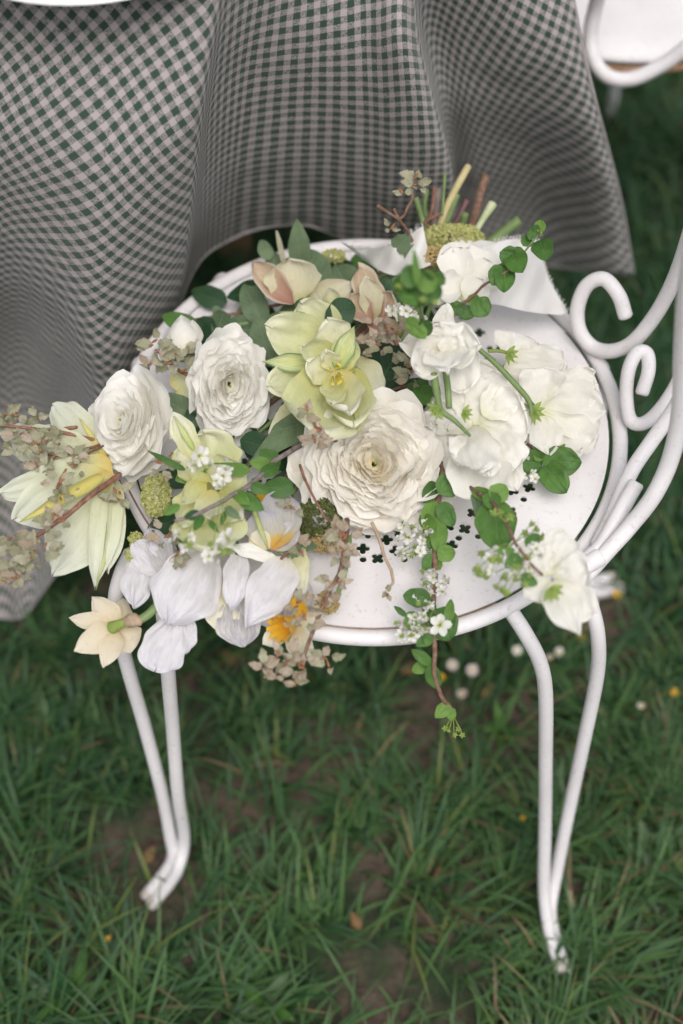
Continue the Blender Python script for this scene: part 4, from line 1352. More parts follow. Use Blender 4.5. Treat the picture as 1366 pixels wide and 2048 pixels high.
def florets(px, py, h, wx, wy, mat, n=260, name='floret_head', bead=.0013, label=None):
    C = H(px, py, h)
    ax, ay = wpx(C, wx) / 2, wpx(C, wy) / 2
    up = to_cam(C); X = Vector((1, 0, 0)); X = (X - up * X.dot(up)).normalized(); Y = up.cross(X)
    mb = MB()
    t = (1 + sqrt(5)) / 2
    iv = [Vector(v).normalized() for v in ((0, 1, 0), (.9, .3, 0), (-.45, .3, .8), (-.45, .3, -.8), (.5, -.6, .6), (.5, -.6, -.6), (-.8, -.6, 0))]
    fc = [(0, 2, 1), (0, 3, 2), (0, 1, 3), (1, 2, 4), (2, 6, 4), (2, 3, 6), (3, 5, 6), (3, 1, 5), (1, 4, 5), (4, 6, 5)]
    # body
    for j in range(n):
        u = random.uniform(-.15, 1); a = random.uniform(0, 2 * pi)
        s = sqrt(1 - u * u)
        P = C + X * (ax * s * cos(a)) + Y * (ay * s * sin(a)) + up * (min(ax, ay) * .75 * u)
        P += Vector((random.gauss(0, 1), random.gauss(0, 1), random.gauss(0, 1))) * .0006
        b = bead * random.uniform(.6, 1.4)
        R = Matrix.Rotation(random.uniform(0, 6), 3, 'X') @ Matrix.Rotation(random.uniform(0, 6), 3, 'Z')
        mb.add([P + R @ v * b for v in iv], fc)
    # core
    vs, fs = [], []
    for j in range(7):
        for k in range(14):
            u = -.6 + 1.5 * j / 6; s = sqrt(max(0, 1 - min(1, u) ** 2)); a = 2 * pi * k / 14
            vs.append(C + X * (ax * .93 * s * cos(a)) + Y * (ay * .93 * s * sin(a)) + up * (min(ax, ay) * .68 * u))
    for j in range(6): fs += [(j * 14 + k, j * 14 + (k + 1) % 14, (j + 1) * 14 + (k + 1) % 14, (j + 1) * 14 + k) for k in range(14)]
    mb.add(vs, fs)
    o = build(name, mb, mat, bq, smooth=False)
    if label: o['label'] = label
    return o


florets(905, 478, 6, 124, 56, M['floret'], 900, label='green fuzzy flower head by the tied stems')
florets(862, 512, 7, 88, 34, M['floret_red'], 420)
florets(312, 990, 3.2, 54, 86, M['floret'], 500)
florets(272, 1079, 2, 24, 26, M['floret'], 120); florets(264, 1108, 2, 22, 24, M['floret'], 110)
florets(640, 1040, 1.8, 96, 84, M['floret_dark'], 600); florets(668, 512, 3, 44, 24, M['floret'], 160)
florets(655, 1085, 1.2, 70, 40, M['floret_red'], 200)
florets(655, 1205, 1.6, 44, 44, M['floret_red'], 160)

# ---- leaves of the bouquet
def leaf(b, t, w, m='leaf_green', parent=bq, **kw):
    d = dict(prof='leaf', bend=random.uniform(-.7, -.1), fold=random.uniform(.05, .25), cup=.0, ruf=.03)
    d.update(kw)
    return petal('leaf', parent, M[m], b, t, w, **d)


for b, t, w, m, kw in [
    ((602, 540, 2), (594, 438, 6.5), 46, 'leaf_grey', {}), ((570, 535, 3), (553, 460, 5.5), 13, 'leaf_felt', dict(prof='strap')),
    ((528, 650, 2), (488, 570, 3), 54, 'leaf_grey', {}), ((530, 655, 1.6), (433, 668, 1), 66, 'leaf_grey', {}), ((548, 735, 2), (512, 632, 3.4), 62, 'leaf_grey', {}),
    ((650, 600, 2.4), (612, 500, 3), 72, 'leaf_grey', dict(prof='oval')), ((715, 620, 2.6), (672, 530, 3), 82, 'leaf_grey', {}), ((700, 600, 2), (745, 520, 2.6), 70, 'leaf_green', {}),
    ((392, 640, 2.4), (436, 682, 2), 50, 'leaf_dark', {}), ((395, 655, 2.6), (322, 632, 3), 40, 'leaf_green', {}), ((410, 700, 2.4), (440, 640, 2), 50, 'leaf_dark', {}),
    ((620, 828, 3.4), (494, 932, 4), 58, 'leaf_grey', dict(prof='lance')), ((640, 800, 3), (520, 905, 2.6), 60, 'leaf_dark', {}), ((590, 850, 4), (540, 868, 4.4), 40, 'leaf_grey', {}),
    ((588, 800, 3.6), (536, 868, 4.4), 26, 'lime_pale', {}), ((655, 655, 6), (704, 600, 7), 58, 'leaf_dark', dict(prof='oval')), ((588, 610, 6), (636, 600, 6.4), 20, 'leaf_dark', {}),
    ((735, 800, 2.4), (808, 690, 3), 96, 'leaf_dark', dict(prof='oval')), ((790, 830, 2.2), (850, 760, 2.6), 74, 'leaf_dark', {}), ((815, 805, 4), (856, 760, 4.4), 46, 'leaf_green', {}),
    ((840, 770, 5), (852, 812, 5), 46, 'leaf_green', {}), ((560, 560, 2), (540, 500, 3), 44, 'leaf_grey', {}), ((760, 590, 5), (784, 560, 6), 44, 'leaf_dark', {}), ((770, 620, 4), (800, 590, 4.4), 40, 'leaf_dark', {}),
    ((528, 975, 5), (588, 976, 5), 46, 'leaf_green', dict(prof='round')), ((520, 1000, 5), (486, 1014, 5.5), 34, 'leaf_green', dict(prof='round')), ((560, 930, 4), (520, 900, 4.4), 34, 'leaf_green', {}),
    ((500, 940, 6), (372, 935, 7), 30, 'leaf_bright', dict(prof='lance')), ((370, 940, 6.8), (292, 900, 7.4), 15, 'leaf_green', dict(prof='lance')), ((400, 940, 5), (350, 960, 5), 40, 'leaf_bright', {}),
    ((345, 1010, 4), (400, 985, 4), 26, 'leaf_bright', {}), ((690, 1150, 1.4), (668, 1205, 1), 13, 'stem_green', dict(prof='strap')), ((700, 1070, 1.2), (690, 1160, 1), 12, 'stem_green', dict(prof='strap')),
    ((480, 1120, 3), (470, 1070, 4), 14, 'leaf_green', dict(prof='lance')), ((410, 1150, 1.5), (430, 1115, 2), 40, 'leaf_brown', {}), ((540, 520, 3), (520, 480, 3.5), 30, 'leaf_grey', {}),
    ((340, 770, 2.4), (395, 745, 2.4), 46, 'lime_pale', {}), ((350, 790, 2), (392, 800, 2), 44, 'lime_pale', {}), ((480, 880, 3), (560, 900, 3), 50, 'leaf_dark', {}),
    ((790, 500, 7.5), (820, 470, 9), 40, 'leaf_grey', {}), ((810, 520, 7), (850, 490, 8), 36, 'leaf_grey', {}), ((590, 1080, 2), (545, 1090, 3), 60, 'leaf_felt', {}), ((590, 1120, 2), (560, 1060, 3), 50, 'leaf_grey', {}),
    ((960, 990, 5), (935, 945, 5.4), 22, 'leaf_green', dict(prof='lance')), ((395, 700, 3), (340, 720, 3.4), 30, 'leaf_grey', {})]:
    leaf(b, t, w, m, **kw)

# dark filler foliage low in the bouquet
HULL = [(430, 600), (560, 540), (700, 540), (840, 540), (880, 640), (880, 740), (800, 800), (700, 880), (660, 1010), (660, 1080), (560, 1120), (440, 1100), (320, 1000), (300, 800), (400, 720)]


def inside(x, y, poly):
    c = False; j = len(poly) - 1
    for i in range(len(poly)):
        if ((poly[i][1] > y) != (poly[j][1] > y)) and x < (poly[j][0] - poly[i][0]) * (y - poly[i][1]) / (poly[j][1] - poly[i][1]) + poly[i][0]: c = not c
        j = i
    return c


k = 0
while k < 120:
    x, y = random.uniform(290, 900), random.uniform(530, 1110)
    if not inside(x, y, HULL): continue
    a = random.uniform(0, 6.28); L = random.uniform(40, 85)
    leaf((x, y, random.uniform(.3, 1.8)), (x + L * cos(a), y + L * sin(a), random.uniform(.6, 2.6)), L * random.uniform(.42, .65), random.choice(['leaf_dark', 'leaf_dark', 'leaf_dark', 'leaf_grey', 'leaf_green']))
    k += 1
for i in range(26):  # hidden stems through the bouquet towards the tie
    x, y = random.uniform(330, 800), random.uniform(640, 1080)
    stem([(x, y, 1.5), (x * .6 + 870 * .4, y * .6 + 500 * .4 + 20, 2), (880 + random.uniform(-25, 40), 500, 3)], random.uniform(.0014, .0026), M[random.choice(['stem_green', 'bark', 'stem_green'])], seg=7)

# ---- small white blossom, one shared mesh in several variants
def blossom_mesh(open_=1., seed=0, bud=False):
    mb = MB()
    rd = random.Random(seed)
    for k in range(5):
        a = 2 * pi * k / 5 + rd.uniform(-.15, .15)
        el = rd.uniform(.1, .5) if open_ > .5 else rd.uniform(1.1, 1.35)
        T = Vector((cos(a) * cos(el), sin(a) * cos(el), sin(el))) * 1.
        petal_pts(mb, Vector((0, 0, 0)) + T * .12, T, .72, Vector((0, 0, 1)) if open_ > .5 else Vector((-cos(a), -sin(a), .2)), prof='round', cup=.5, ruf=.05, nu=5, nv=6, seed=rd.random())
    n0 = mb.n
    me_o = build('blossom', mb, M['blossom'], bq)
    me = me_o.data
    c = Vector(me_o.location) + WLOC[bq.name]
    for v in me.vertices: v.co += c          # back to local origin
    bpy.data.objects.remove(me_o)
    # stamens, calyx as a second material
    import bmesh
    bm = bmesh.new(); bm.from_mesh(me)
    me.materials.append(M['stamen']); me.materials.append(M['calyx'])
    for k in range(9):
        a = rd.uniform(0, 6.28); r_ = rd.uniform(.12, .4)
        p1 = Vector((r_ * cos(a), r_ * sin(a), rd.uniform(.35, .55)))
        s = .055
        vs = [bm.verts.new(p1 + Vector(d) * s) for d in ((1, 0, 0), (-.5, .8, 0), (-.5, -.8, 0), (0, 0, 1))]
        b = bm.verts.new((0, 0, 0)); b2 = bm.verts.new((.03, .02, 0))
        for f in ((0, 1, 3), (1, 2, 3), (2, 0, 3)):
            fa = bm.faces.new([vs[q] for q in f]); fa.material_index = 1
        fa = bm.faces.new([b, b2, vs[0]]); fa.material_index = 2
    cvs = [bm.verts.new((.16 * cos(k), .16 * sin(k), -.05)) for k in np.linspace(0, 2 * pi, 6, endpoint=False)]
    tp = bm.verts.new((0, 0, .14)); bt = bm.verts.new((0, 0, -.35))
    for k in range(6):
        for q, o3 in ((tp, 1), (bt, -1)):
            fa = bm.faces.new([cvs[k], cvs[(k + 1) % 6], q] if o3 > 0 else [cvs[(k + 1) % 6], cvs[k], q]); fa.material_index = 2
    bm.to_mesh(me); bm.free()
    return me


BL = [blossom_mesh(1, 1), blossom_mesh(1, 2), blossom_mesh(0, 3), blossom_mesh(1, 4)]


def basis(Z):
    Z = Z.normalized(); X = Z.orthogonal().normalized(); Y = Z.cross(X)
    return Matrix((X, Y, Z)).transposed().to_4x4()


def blossom(px, py, h, size, parent, tilt=None, kind=None):
    C = H(px, py, h)
    s = wpx(C, size * 1.22) / 2
    Z = to_cam(C) + (Vector(tilt) if tilt else Vector((random.uniform(-1, 1), random.uniform(-1, 1), random.uniform(-1, 1))) * .9)
    M4 = Matrix.Translation(C) @ basis(Z) @ Matrix.Rotation(random.uniform(0, 6), 4, 'Z') @ Matrix.Scale(s, 4)
    place('blossom', BL[kind if kind is not None else random.randrange(4)], M4, parent)
    return C


def green_bud_mesh():
    mb = MB()
    for k in range(5):
        a = 2 * pi * k / 5
        T = Vector((cos(a) * .8, sin(a) * .8, .7))
        petal_pts(mb, Vector((0, 0, 0)), T, .5, Vector((0, 0, 1)), prof='leaf', cup=.3, nu=3, nv=5)
    tube(mb, [Vector((0, 0, -.4)), Vector((0, 0, .1)), Vector((0, 0, .6))], [.12, .48, .12], 6, 2)
    o = build('bud', mb, M['calyx'], bq); me = o.data
    c = Vector(o.location) + WLOC[bq.name]
    for v in me.vertices: v.co += c
    bpy.data.objects.remove(o)
    return me


GB = green_bud_mesh()


def gbud(px, py, h, size, parent):
    C = H(px, py, h); s = wpx(C, size) / 2
    Z = to_cam(C) + Vector((random.uniform(-1, 1), random.uniform(-1, 1), random.uniform(-1, 1)))
    place('bud', GB, Matrix.Translation(C) @ basis(Z) @ Matrix.Rotation(random.uniform(0, 6), 4, 'Z') @ Matrix.Scale(s, 4), parent)


def twig(path, w, mat, label, name='blossom_twig'):
    """a branch as a part; its own bark, leaves and blossoms are sub-parts"""
    e = part(name, *path[0], label)
    C = H(*path[0])
    mb = MB()
    pts = [H(*p) for p in path]
    pts2 = [pts[0]]
    for a, b in zip(pts[:-1], pts[1:]):
        m = a.lerp(b, .5) + Vector((random.uniform(-1, 1), random.uniform(-1, 1), 0)) * .0012
        pts2 += [m, b]
    tube(mb, pts2, [wpx(C, w) / 2, wpx(C, w * .62) / 2], 8, 4, bump=.10)
    build('branch', mb, mat, e)
    return e


def pedicel(e, a, b, r=.00032, m='calyx'):
    mb = MB(); A, B_ = H(*a), H(*b)
    tube(mb, [A, A.lerp(B_, .5) + Vector((0, 0, .002)), B_], r, 5, 3)
    return build('stalk', mb, M[m], e)


# twig hanging down the seat front
t1 = twig([(886, 925, 4), (874, 1010, 3.2), (870, 1090, 2.6), (869, 1170, 2), (866, 1240, 1.6), (869, 1290, 1.2), (868, 1340, -.5), (884, 1395, -2.6), (908, 1434, -4.4)], 13, M['bark'], 'long flowering twig trailing over the front edge of the seat')
for b, t, w in [((876, 985, 5), (922, 950, 5.6), 52), ((872, 965, 4), (848, 1006, 3.6), 32), ((880, 1005, 4.2), (906, 1052, 3.6), 38), ((866, 1000, 3.6), (852, 1072, 2.8), 36),
                ((874, 1035, 3.6), (880, 1108, 2.8), 38), ((868, 1040, 3), (860, 1100, 2.4), 30), ((874, 1108, 3), (910, 1106, 3), 36), ((866, 1108, 2.6), (846, 1142, 2), 28), ((874, 1120, 2.4), (880, 1140, 2), 18),
                ((862, 1198, 2.4), (806, 1192, 2.2), 40), ((872, 1218, 2), (900, 1282, 1.2), 66), ((896, 1245, 2), (902, 1198, 2.6), 22), ((866, 1272, 1.8), (832, 1292, 1.4), 26), ((850, 1200, 2), (868, 1232, 1.8), 30),
                ((866, 1284, 1.8), (845, 1272, 2), 24), ((862, 1328, -.2), (822, 1298, .6), 24), ((858, 1330, -.2), (876, 1376, -1.8), 32), ((850, 1330, -.6), (824, 1344, -.8), 26),
                ((898, 1408, -3.2), (870, 1436, -3.6), 28), ((900, 1415, -3.4), (904, 1442, -4), 22), ((812, 1232, 2.2), (788, 1212, 2.6), 13), ((826, 1222, 2.4), (820, 1262, 2.2), 30), ((868, 1060, 3.6), (842, 1030, 3), 30)]:
    leaf(b, t, w, random.choice(['leaf_green', 'leaf_green', 'leaf_bright']), t1, prof='ovate' if w > 28 else 'leaf', crk=.04, bend=random.uniform(-1., .5))
for cx, cy, h, n, rx, ry in ((826, 1078, 3.4, 15, 30, 36), (812, 1105, 2.4, 6, 22, 16), (856, 1165, 2.6, 9, 22, 30), (884, 1170, 2.4, 5, 14, 20), (808, 1254, 2.2, 10, 26, 20), (848, 1222, 2.6, 6, 20, 18), (838, 1262, 2, 5, 16, 12)):
    for i in range(n):
        x, y = cx + random.uniform(-rx, rx), cy + random.uniform(-ry, ry)
        hh_ = h + random.uniform(-.6, .6)
        blossom(x, y, hh_, random.uniform(19, 27), t1)
        if i % 2 == 0: pedicel(t1, (868 + random.uniform(-3, 3), cy + random.uniform(-6, 6), h - .6), (x, y, hh_ - .2))
    for i in range(n // 3): gbud(cx + random.uniform(-rx, rx), cy + random.uniform(-ry, ry), h + .3, 17, t1)
blossom(880, 1250, 2.8, 42, t1, (0, 0, 0), 1)
for x, y in ((898, 1462), (908, 1468), (918, 1458), (925, 1470), (890, 1458)):
    gbud(x, y, -5, 18, t1); pedicel(t1, (906, 1432, -4.4), (x, y, -5))

# blurred twig reaching towards the camera at lower right
t2 = twig([(940, 975, 6), (985, 1005, 8), (1012, 1045, 9.2), (1030, 1085, 9.8), (1055, 1120, 10), (1085, 1150, 10)], 9, M['bark'], 'raised twig with green buds above the right side of the seat')
for b, t, w, m in [((985, 1000, 7.4), (1000, 1100, 6.6), 84, 'leaf_green'), ((945, 980, 6.4), (992, 1000, 7.4), 28, 'leaf_bright'), ((985, 1000, 8), (1012, 970, 8.4), 42, 'leaf_bright'), ((1000, 1010, 8.2), (965, 990, 8), 36, 'leaf_green'), ((950, 975, 6), (975, 1070, 6), 30, 'leaf_grey'),
                   ((1040, 1110, 10), (1010, 1135, 9.8), 28, 'leaf_green'), ((1050, 1090, 10), (1080, 1070, 10), 26, 'leaf_green'), ((1040, 1150, 10), (1075, 1170, 9.6), 24, 'leaf_green'), ((1030, 1100, 10), (985, 1105, 10), 16, 'leaf_bright')]:
    leaf(b, t, w, m, t2, prof='ovate', crk=.05, bend=random.uniform(-.9, .5))
for x, y in ((1062, 1050), (1050, 1065), (1075, 1060), (1085, 1075), (960, 1150), (972, 1155), (990, 1172), (1002, 1180), (1000, 1120), (985, 1125), (1010, 1150), (1045, 1170), (1060, 1150), (1035, 1135), (950, 1140), (1012, 1190), (1070, 1085), (1005, 1025), (1020, 1030), (990, 1030), (1030, 1160), (1050, 1120), (965, 1105)):
    hh_ = random.uniform(9, 10.6)
    gbud(x, y, hh_, random.uniform(22, 32), t2)
    q = min(((1012, 1045), (1030, 1085), (1055, 1120)), key=lambda c: (c[0] - x) ** 2 + (c[1] - y) ** 2)
    pedicel(t2, (*q, 9.6), (x, y, hh_ - .2), .0004)
for x, y in ((990, 1110), (1020, 1125), (1040, 1095), (1058, 1135), (975, 1120), (1072, 1098), (1000, 1095), (985, 1140), (1015, 1110), (1065, 1070), (1045, 1130), (1080, 1110), (1030, 1150), (1060, 1095)):
    blossom(x, y, 9.8, 24, t2)

# sprig on the seat at the right
t3 = twig([(1045, 880, 1.6), (1070, 902, 1.6), (1090, 906, 1.8), (1115, 908, 1.8)], 6, M['red_bark'], 'short sprig with large heart-shaped leaves lying on the seat')
for b, t, w, m in [((1085, 925, 2), (1032, 925, 2.2), 52, 'leaf_green'), ((1030, 900, 1.6), (1022, 950, 1.6), 40, 'leaf_green'), ((1085, 922, 2.4), (1162, 925, 2.8), 64, 'leaf_green'), ((1088, 930, 2.2), (1134, 985, 1.8), 58, 'leaf_green'),
                   ((1120, 912, 2), (1140, 892, 2.4), 30, 'leaf_bright'), ((1105, 905, 2), (1108, 885, 2.4), 14, 'leaf_bright'), ((1040, 875, 2), (1060, 855, 2.4), 20, 'leaf_green'), ((1032, 880, 2), (1030, 905, 1.8), 30, 'leaf_green'), ((1085, 900, 1.8), (1070, 920, 2.4), 36, 'leaf_bright')]:
    leaf(b, t, w, m, t3, prof='ovate', crk=.05, bend=random.uniform(-.9, .5))
for x, y, s in ((1038, 882, 26), (1050, 870, 24), (1036, 898, 22), (1030, 935, 24), (1015, 945, 24), (1062, 945, 20), (1070, 958, 20), (1055, 912, 18), (1110, 902, 16), (1018, 955, 18), (1045, 890, 20), (1046, 955, 18)):
    blossom(x, y, 2.4, s, t3)

# branch crossing the lower lime tulip
t4 = twig([(600, 890, 4), (545, 925, 5.6), (492, 975, 7.6), (445, 1003, 8.6), (398, 1027, 9), (350, 1042, 9)], 11, M['stem_grey'], 'grey brown flowering twig crossing the lower lime tulip')
for b, t, w, m in [((400, 1028, 9), (368, 1034, 9.2), 22, 'leaf_dark'), ((405, 1030, 9), (388, 1062, 9), 20, 'leaf_green'), ((418, 1042, 9), (438, 1066, 8.8), 13, 'leaf_green'), ((442, 1050, 8.8), (452, 1020, 9), 12, 'leaf_green'), ((450, 1015, 8.8), (482, 1038, 8.8), 20, 'leaf_grey'),
                   ((475, 990, 8), (528, 1020, 7.4), 34, 'leaf_green'), ((470, 985, 8), (500, 1010, 8), 26, 'leaf_bright'), ((360, 1010, 7.6), (325, 1030, 7.2), 18, 'leaf_bright'), ((520, 950, 6.6), (560, 930, 6), 28, 'leaf_green'), ((540, 930, 6), (500, 925, 6.4), 30, 'leaf_bright'), ((500, 970, 7.4), (540, 985, 7), 26, 'leaf_green')]:
    leaf(b, t, w, m, t4)
for x, y, s in ((398, 912, 40), (420, 930, 30), (388, 930, 26), (446, 952, 34), (452, 940, 26), (432, 962, 26), (440, 975, 22), (356, 1068, 24), (358, 1085, 24), (380, 1075, 22), (370, 1095, 20), (455, 1078, 40), (440, 1090, 24), (470, 1090, 24), (418, 1112, 28), (432, 1118, 26), (424, 1100, 22), (478, 1028, 18), (450, 920, 24), (344, 1076, 20)):
    blossom(x, y, random.uniform(8.8, 9.6), s, t4)
for x, y in ((372, 1080), (380, 1090), (452, 1098), (460, 1105), (438, 1098), (420, 1088), (444, 1110)): gbud(x, y, 9.2, 22, t4)
for a, b in (((443, 1005, 8.8), (452, 1075, 9.2)), ((440, 1005, 8.8), (425, 1105, 9)), ((395, 1030, 9), (372, 1080, 9)), ((450, 1000, 8.8), (445, 955, 9.2)), ((445, 1003, 8.8), (400, 920, 9.2)), ((445, 1006, 8.8), (462, 1060, 9))): pedicel(t4, a, b)

# leafy twig rising over the ribbon
t5 = twig([(905, 622, 6.4), (932, 603, 8), (968, 570, 9.4), (1030, 530, 11)], 7, M['bark'], 'thin twig with heart-shaped leaves rising over the silk ribbon')
for b, t, w, m in [((1036, 520, 11), (1000, 505, 11.4), 44, 'leaf_green'), ((1020, 498, 11.2), (1045, 545, 11.4), 50, 'leaf_green'), ((1010, 525, 10.6), (1008, 585, 10), 44, 'leaf_green'), ((1000, 530, 10.6), (985, 570, 10), 34, 'leaf_green'),
                   ((1080, 480, 11.6), (1094, 520, 11.6), 46, 'leaf_green'), ((1075, 470, 11.8), (1058, 458, 12), 34, 'leaf_green'), ((1078, 465, 11.8), (1082, 440, 12), 24, 'leaf_bright'), ((1060, 475, 11), (1046, 492, 11), 30, 'leaf_green'),
                   ((950, 600, 8), (975, 630, 7.4), 46, 'leaf_green'), ((935, 610, 7.6), (930, 640, 7), 40, 'leaf_green'), ((925, 610, 7.6), (895, 625, 7), 30, 'leaf_green'), ((940, 610, 7.6), (955, 590, 8), 26, 'leaf_bright'), ((905, 625, 7), (885, 610, 7), 36, 'leaf_dark')]:
    leaf(b, t, w, m, t5, prof='ovate', crk=.05, bend=random.uniform(-.9, .5))
stem([(1030, 530, 11), (1052, 500, 11.2), (1076, 470, 11.6)], .0008, M['stem_green'], 'branch', t5)
gbud(1082, 466, 12, 14, t5); gbud(1076, 462, 12, 12, t5)

# out of focus shoot standing nearest the camera
t6 = twig([(850, 690, 10), (846, 640, 14.8), (838, 600, 19.6), (832, 572, 22.8)], 8, M['stem_green'], 'blurred upright green shoot closest to the camera', 'leafy_shoot')
for b, t, w, m in [((832, 575, 17.6), (785, 560, 18.4), 48, 'leaf_green'), ((830, 580, 17.8), (800, 600, 17.8), 46, 'leaf_green'), ((834, 575, 18), (850, 540, 18.8), 56, 'leaf_green'), ((836, 575, 18), (882, 590, 17.6), 46, 'leaf_green'), ((835, 575, 18.2), (872, 550, 18.6), 42, 'leaf_bright'),
                   ((832, 580, 18), (835, 618, 17), 48, 'leaf_green'), ((830, 575, 18.4), (812, 530, 19), 38, 'leaf_green'), ((844, 645, 13.4), (820, 668, 13), 46, 'leaf_bright'), ((845, 640, 13.6), (858, 672, 12.4), 26, 'leaf_green'), ((836, 572, 18.8), (828, 500, 19.8), 13, 'leaf_bright'), ((870, 570, 17), (885, 545, 17.4), 26, 'leaf_green')]:
    w *= 1.2
    b = (b[0], b[1], b[2] + (b[2] - 10) * .6); t = (t[0], t[1], t[2] + (t[2] - 10) * .6)
    leaf(b, t, w, m, t6, prof='ovate', crk=.05, bend=random.uniform(-.9, .5))
for x, y in ((838, 545), (850, 600), (822, 540), (868, 605), (800, 575)): gbud(x, y, 23.6, 24, t6)
for x, y in ((800, 615), (818, 605), (796, 628), (812, 622), (785, 620), (825, 622), (830, 640), (845, 630)):
    blossom(x, y, 9 + random.random(), 26, t6)
for x, y in ((880, 835), (895, 860), (872, 850), (905, 840), (865, 800)):
    blossom(x, y, 7.5 + random.random(), 24, t6)

# ---- felted beige sprigs
FL = []
for sd in range(3):
    mb = MB(); v, f, uv = petal_grid(1., .66, 'leaf', bend=(-.9, .5, -1.6)[sd], fold=(.35, -.3, .1)[sd], ruf=.20, ser=.14, nu=9, nv=13, seed=sd)
    mb.add(v, f, uv)
    for nm in ('leaf_felt', 'leaf_felt_pink'):
        o = build('leaf', mb, M[nm], bq); me = o.data; c = Vector(o.location) + WLOC[bq.name]
        for vv in me.vertices: vv.co += c
        bpy.data.objects.remove(o); FL.append((nm, me))


def felt_cluster(e, px, py, h, n, spread, size, pink=.3):
    for i in range(int(n * 1.12)):
        a = random.uniform(0, 6.28); rr = spread * sqrt(random.random())
        C = H(px + rr * cos(a), py + rr * sin(a) * .9, h + random.uniform(-.5, .5))
        s = wpx(C, size * random.uniform(.7, 1.2))
        a2 = a + random.uniform(-.9, .9)
        T = C + (Vector((cos(a2), -sin(a2) * .8, -sin(a2) * -.1)) + to_cam(C) * random.uniform(-.2, .7)).normalized() * s
        R = frame(C, T, to_cam(C) + Vector((random.uniform(-.5, .5), random.uniform(-.5, .5), random.uniform(-.3, .3)))).to_4x4()
        nm = 'leaf_felt_pink' if random.random() < pink else 'leaf_felt'
        me = random.choice([m for q, m in FL if q == nm])
        place('leaf', me, Matrix.Translation(C) @ R @ Matrix.Scale(s, 4), e)
    for i in range(max(1, n // 3)):
        C = H(px + random.uniform(-spread, spread) * .5, py + random.uniform(-spread, spread) * .5, h + .2)
        mb = MB(); d = Vector((random.uniform(-1, 1), random.uniform(-1, 1), .4)).normalized()
        tube(mb, [C, C + d * wpx(C, 8), C + d * wpx(C, 15)], [wpx(C, 1.6), wpx(C, 3), wpx(C, .8)], 6, 2)
        build('bud_scale', mb, M['bud_red'], e)


def felt_twig(path, w, label, clusters, m='red_bark', pink=.3):
    e = twig(path, w, M[m], label, 'felted_twig')
    for c in clusters: felt_cluster(e, *c, pink=pink)
    return e


felt_twig([(197, 852, 3.5), (150, 855, 4), (95, 860, 4.4), (40, 868, 4.6)], 8, 'upper of the thin red brown twigs crossing the open cream tulip', [(14, 830, 4.8, 7, 16, 26), (38, 832, 4.8, 4, 10, 26), (76, 834, 4.8, 3, 6, 26)], pink=.05)
felt_twig([(200, 882, 4), (140, 868, 4.8), (70, 858, 5.2), (-10, 848, 5.4)], 9, 'longest red brown twig reaching the left edge of the photo', [(70, 885, 5, 9, 22, 28), (95, 905, 5, 8, 24, 28), (40, 890, 4.6, 6, 18, 26), (-5, 860, 5, 5, 16, 28)], pink=.2)
felt_twig([(203, 888, 4.2), (160, 900, 4.8), (120, 912, 5), (95, 908, 5)], 6, 'dark thin twig between the left ranunculus and felted leaves', [(85, 895, 5.2, 8, 22, 26), (80, 925, 4.8, 7, 20, 24), (120, 880, 5.2, 5, 16, 24)], 'bark', .1)
felt_twig([(206, 892, 4.4), (180, 905, 5), (158, 918, 5.2)], 6, 'short dark twig ending in small beige leaves', [(146, 918, 5.2, 8, 14, 24), (158, 935, 5, 4, 10, 20)], 'bark', .2)
felt_twig([(240, 948, 5), (190, 985, 5.6), (135, 1030, 5.8), (90, 1062, 5.6), (50, 1082, 5.2)], 12, 'thick red brown twig running to the clump of beige leaves lower left',
          [(115, 965, 5.6, 7, 18, 28, ), (125, 1000, 5.8, 4, 12, 22), (110, 1045, 6, 10, 22, 26), (75, 1105, 5.2, 14, 32, 32), (30, 1110, 5, 12, 22, 30), (25, 1080, 5, 5, 14, 30), (30, 1150, 4.6, 10, 18, 24), (15, 1165, 4.4, 4, 10, 20)], pink=.3)
stem([(132, 938, 5.8), (124, 956, 5.8), (114, 976, 5.8)], [.0008, .0016, .001], M['bud_red'], 'bud_scale')
felt_twig([(378, 750, 3.4), (350, 735, 4), (325, 712, 4.6), (310, 700, 4.8)], 8, 'beige leaf sprig left of the small white bud', [(310, 690, 5, 7, 20, 34), (365, 700, 5, 6, 16, 34), (300, 730, 4.4, 5, 16, 32), (350, 720, 4.8, 4, 14, 30), (372, 740, 4, 3, 10, 26)], pink=.15)
felt_twig([(672, 882, 7.5), (650, 868, 8.4), (632, 855, 9), (618, 828, 9.4)], 9, 'curled brown bract sprig between lime tulip and largest ranunculus', [(612, 825, 9.4, 5, 8, 24), (626, 885, 8.6, 7, 14, 24), (640, 862, 9, 3, 8, 18)], 'red_bark', .9)
felt_twig([(694, 1040, 4), (690, 1080, 5), (682, 1140, 5), (660, 1180, 4.6), (640, 1225, 4), (612, 1300, 3), (606, 1330, 2.6)], 12, 'pinkish felted twig hanging from the centre over the seat front',
          [(688, 1072, 6, 9, 18, 26), (684, 1110, 6, 9, 18, 26), (668, 1160, 5.4, 7, 16, 24), (600, 1212, 4, 9, 24, 26), (650, 1200, 4.4, 5, 14, 22), (612, 1240, 4, 6, 18, 22), (565, 1318, 3, 9, 24, 26), (525, 1335, 2.6, 6, 12, 28), (600, 1335, 3, 9, 22, 26), (580, 1355, 2.6, 5, 14, 24), (655, 1325, 2.4, 7, 18, 26), (590, 1370, 2.4, 2, 6, 22)], 'bark', .65)
felt_twig([(600, 930, 5), (625, 990, 5), (650, 1035, 4.6), (680, 1050, 4)], 6, 'thin branching twig left under the largest ranunculus', [(590, 1018, 4.6, 3, 8, 20), (575, 1010, 4.4, 2, 6, 18)], 'red_bark', .5)
